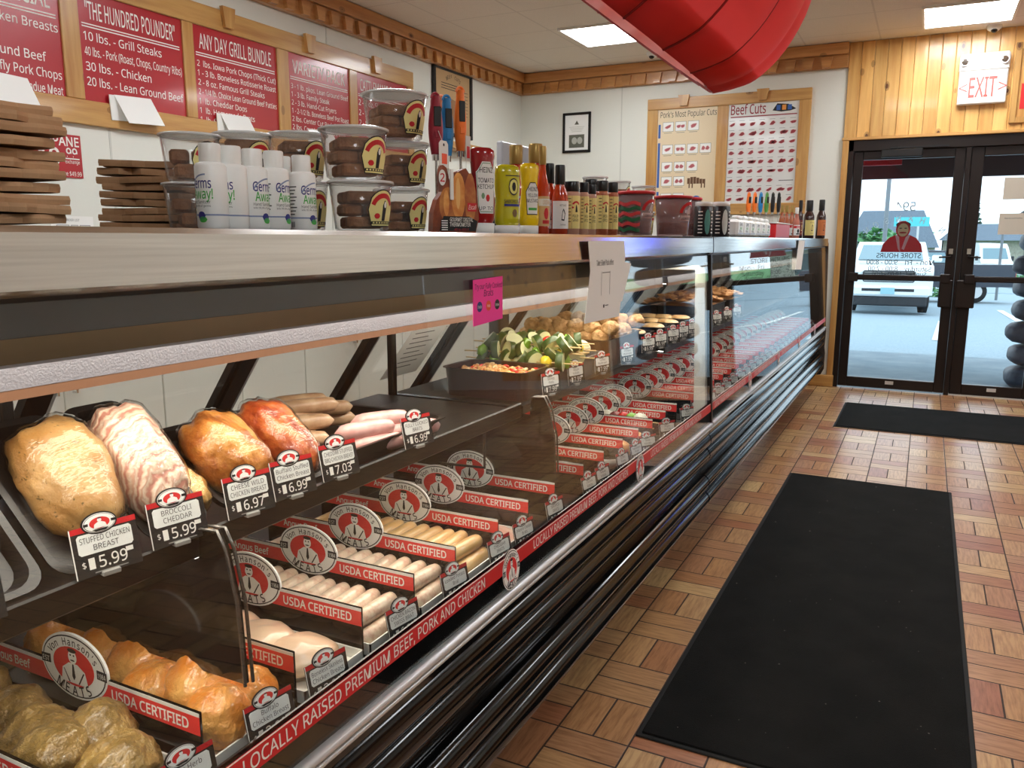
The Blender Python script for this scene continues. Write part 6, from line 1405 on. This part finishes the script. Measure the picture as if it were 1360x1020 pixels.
bt = black_tray(-1.40, -.972, 1.185, 1.60, .042, 'brat_tray', 'wide black tray of cooked brats at the end of the shelf')
mt_ck = mat('brat_cooked', (214, 180, 144), .35, coat=.4, var=(30, (186, 146, 110), .35, .68), bump=(50, .2)); mt_ckp = mat('brat_cooked_pink', (222, 164, 156), .32, coat=.4, var=(40, (236, 190, 182), .45, .7))
rn = random.Random(9)
for k, (x, y, z) in enumerate(((-1.31, 1.27, 0), (-1.27, 1.24, 0), (-1.23, 1.21, 0), (-1.19, 1.20, 0), (-1.31, 1.36, 0), (-1.28, 1.40, 0), (-1.30, 1.29, .030), (-1.255, 1.26, .030), (-1.215, 1.24, .030), (-1.27, 1.38, .030), (-1.285, 1.31, .058), (-1.24, 1.29, .056))):
    sausage('cooked_brat', (x+.02, y+.095, SH+.006+.018+z), .150, .0178, mt_ck, 'speckled tan cooked brat in the black tray on the shelf', 'tan cooked brats', PI/2-.35+rn.uniform(-.12, .12)+PI/2, .010).rotation_euler.z = -.55+rn.uniform(-.15, .15)
for k, (x, y, z) in enumerate(((-1.07, 1.24, 0), (-1.03, 1.27, 0), (-1.10, 1.33, 0), (-1.06, 1.36, 0), (-1.05, 1.255, .030), (-1.08, 1.35, .030), (-1.04, 1.42, 0), (-1.10, 1.43, .0))):
    sausage('cooked_brat', (x+.02, y+.095, SH+.006+.018+z), .140, .0185, mt_ckp, 'pink cooked brat in the black tray on the shelf', 'pink cooked brats', 0, .008).rotation_euler.z = -.45+rn.uniform(-.12, .12)

# ------------------------------------------------------------------ pans on the raised shelf beyond the partition
RS = .901
pan_m = mat('pan_maroon', (44, 22, 26), .3, coat=.4)
brown_pan = mat('pan_brown', (84, 52, 34), .3, coat=.4); grey_pan = mat('pan_grey', (112, 110, 110), .35)
def pan(x0, x1, y0, y1, h, lb, m_): return black_tray(x0, x1, y0, y1, h, 'deep_pan', lb, m_, RS, .012, 'pans on the raised shelf')
pan(-1.27, -.985, 2.03, 2.23, .085, 'deep maroon pan of shrimp pasta next to the second partition', pan_m)
pan(-1.30, -.985, 2.245, 2.44, .070, 'grey pan heaped with vegetable kabobs', grey_pan)
pan(-1.36, -.985, 2.455, 2.69, .070, 'grey pan with pale stuffed mushrooms behind the kabobs', grey_pan)
pan(-1.36, -.985, 2.705, 3.11, .105, 'tall brown pan heaped with crumbed stuffed mushrooms', brown_pan)
shr = mat('shrimp_pasta', (224, 140, 66), .35, coat=.4, var=(60, (236, 190, 120), .4, .6), bump=(70, 1))
rn = random.Random(21)
o = MB()
for k in range(170):
    x, y = rn.uniform(-1.22, -1.01), rn.uniform(2.06, 2.20); a = rn.uniform(0, 6); z = RS+.046+.020*math.cos((x+1.17)*7)*math.cos((y-2.13)*9)+rn.uniform(0, .012)
    o.tube([(x+.012*math.cos(a+q*2.4)+.004*q, y+.012*math.sin(a+q*2.4), z+.003*math.sin(q*3)) for q in (0, .35, .7, 1)], [.0035, .0055, .005, .002], 7, 0 if rn.random() < .75 else (1 if rn.random() < .5 else 2))
o.box(-1.245, -1.012, 2.056, 2.204, RS+.008, RS+.046, 0, .01); o.build('shrimp_pasta', [shr, veg_r, mat('pasta_cream', (238, 206, 150), .4)], loc=(-1.17, 2.13, RS), w=True, label='orange shrimp and pasta mix filling the maroon pan', cat='pasta salad', kind='stuff')
def disc(mb_p, c, r, th, skin, flesh, t, ax):
    pass
rn = random.Random(33)
for k in range(9):
    y = 2.285+.020*k; z = RS+.080+.024*(k % 3)
    t = thing('vegetable_kabob', 'zucchini and pepper kabob heaped in the grey pan', 'kabob', (-1.12, y, z), rn.uniform(-.25, .25), 'vegetable kabobs')
    MB().cyl((-.20, 0, 0), (.19, 0, .0), .0022, seg=8).build('stick', stick, t)
    for j in range(7):
        x = -.14+.045*j; kk = (j+k) % 4
        if kk in (0, 2, 3):
            M = Matrix.Translation((x, 0, .004)) @ Matrix.Rotation(rn.uniform(-.8, .8), 4, 'Z') @ Matrix.Rotation(PI/2+rn.uniform(-.9, .9), 4, 'Y')
            q = MB().lathe([(.030, -.011), (.0305, -.010), (.0305, .010), (.030, .011)], seg=20, M=M, caps=False); q.lathe([(.0001, -.0116), (.0295, -.0111)], seg=20, mi=1, M=M, caps=False); q.lathe([(.0295, .0111), (.0001, .0116)], seg=20, mi=1, M=M, caps=False)
            q.build('zucchini_slice', [veg_d, mat('zucchini_flesh', (236, 236, 188), .35, coat=.3)], t)
        else: MB().blob((x, 0, 0), (.017, .024, .022), .25, 2.2, k*7+j, 0, (14, 10)).build('vegetable_chunk', [veg_y, veg_g, veg_g, veg_y, veg_r][(j+k*2) % 5], t)
mush = mat('mushroom_crumb', (206, 164, 112), .6, var=(50, (170, 124, 76), .4, .65), bump=(80, .9)); mushp = mat('mushroom_pale', (240, 226, 190), .45)
for k in range(8): lump('stuffed_mushroom', (-1.31+.085*(k % 4), 2.53+.085*(k//4), RS+.075+.01*((k*3) % 2)), (.036, .036, .030), mushp, 'smooth pale stuffed mushroom in the pan behind the kabobs', 'mushroom', 'pale stuffed mushrooms', k+3, 0, .05)
for k in range(44):
    i_, j_ = k % 6, (k//6) % 7; l_ = 0 if k < 30 else 1
    x, y = -1.325+.060*i_+.02*l_, 2.745+.062*((k//6) % 6)+.01*l_
    lump('crumbed_mushroom', (x+rn.uniform(-.008, .008), min(y, 3.07)+rn.uniform(-.006, .006), RS+.112+.030*l_), (.034, .034, .028), mush, 'crumb topped stuffed mushroom heaped in the tall brown pan', 'mushroom', 'crumbed mushrooms', k+100, 0, .22)
for k, (y, lb) in enumerate(((3.13, 'first'), (3.40, 'second'), (3.62, 'third'), (3.84, 'fourth'))):
    black_tray(-1.36, -.985, y, y+.205, .085, 'deep_pan', 'black pan of flat fillets on the raised shelf, '+lb+' past the crumbed mushrooms', black, RS, .012, 'black pans past the mushrooms') if k else black_tray(-1.36, -.985, y, y+.16, .085, 'deep_pan', 'black pan of flat fillets on the raised shelf, first past the crumbed mushrooms', black, RS, .012, 'black pans past the mushrooms')
    for j in range(4): lump('fillet', (-1.30+.08*j, y+.09, RS+.078), (.05, .062, .018), mt_chk, 'flat seasoned fillet in a black pan past the mushrooms', 'fillet', 'flat seasoned fillets', k*5+j, .2*j, .1)
jer = mat('jerky_tan', (190, 140, 84), .5, var=(20, (150, 98, 54), .4, .65), bump=(40, .6))
for k, y in enumerate((4.15, 4.72)):
    black_tray(-1.36, -.985, y, y+.50, .12, 'deep_pan', ['nearest', 'farther'][k]+' black pan on the raised shelf of the far unit', black, RS, .012, 'black pans in the far unit')
    b = MB()
    for j in range(120):
        x, yy = rn.uniform(-1.32, -1.02), rn.uniform(y+.04, y+.46); M = Matrix.Translation((x, yy, RS+.115+.05*math.cos((x+1.17)*8)*math.cos((yy-y-.25)*5)+rn.uniform(0, .012))) @ Matrix.Rotation(rn.uniform(0, 6), 4, 'Z') @ Matrix.Rotation(rn.uniform(-.5, .5), 4, 'X')
        b.add([(-.03, -.014, 0), (0, -.018, .008), (.03, -.010, 0), (.032, .012, .004), (0, .017, -.003), (-.028, .014, .005), (-.03, -.014, -.004), (0, -.018, .004), (.03, -.010, -.004), (.032, .012, 0), (0, .017, -.007), (-.028, .014, .001)], [(0, 1, 2, 3, 4, 5), (11, 10, 9, 8, 7, 6), (0, 6, 7, 1), (1, 7, 8, 2), (2, 8, 9, 3), (3, 9, 10, 4), (4, 10, 11, 5), (5, 11, 6, 0)], 0, False, M)
    b.box(-1.33, -1.01, y+.03, y+.47, RS+.008, RS+.11, 0, .01); b.build('chicharron_pile', jer, loc=(-1.17, y+.25, RS), w=True, label='heap of thin tan crisps in the '+['nearest', 'farther'][k]+' pan of the far unit', cat='crisps', kind='stuff')
for (px, py, x, rz, lb, ln) in ((733, 540, -.968, -.25, 'price tag on the front of the maroon pan', ('Shrimp', 'Pasta')), (766, 522, -.968, -.25, 'price tag on the front of the kabob pan', ('Veggie', 'Kabobs')), (801, 500, -.968, -.3, 'price tag on the front of the pale mushroom pan', ('Stuffed', 'Mushroom')), (834, 486, -.968, -.3, 'price tag on the front of the tall brown pan', ('Crumbed', 'Mushroom'))):
    q = at(px, py, 'x', x); price_tag(x, q.y, .903, ln, '7.99', lb, rz, .12)
for k, (px, py) in enumerate(((862, 470), (878, 462), (895, 455), (908, 449), (920, 443))):
    q = at(px, py, 'x', -.968); price_tag(-.968, q.y, .912, ('Stuffed', 'Chop'), '6.99', ['first', 'second', 'third', 'fourth', 'fifth'][k]+' price tag on the row of black pans past the mushrooms', -.4, .1)
for k in range(3):
    dup(far_tag, (-.968, 4.37+.26*k, .912), -.4, ['nearest', 'second', 'farthest'][k]+' price tag on the raised shelf of the far unit', 'price tags on the far raised shelf')
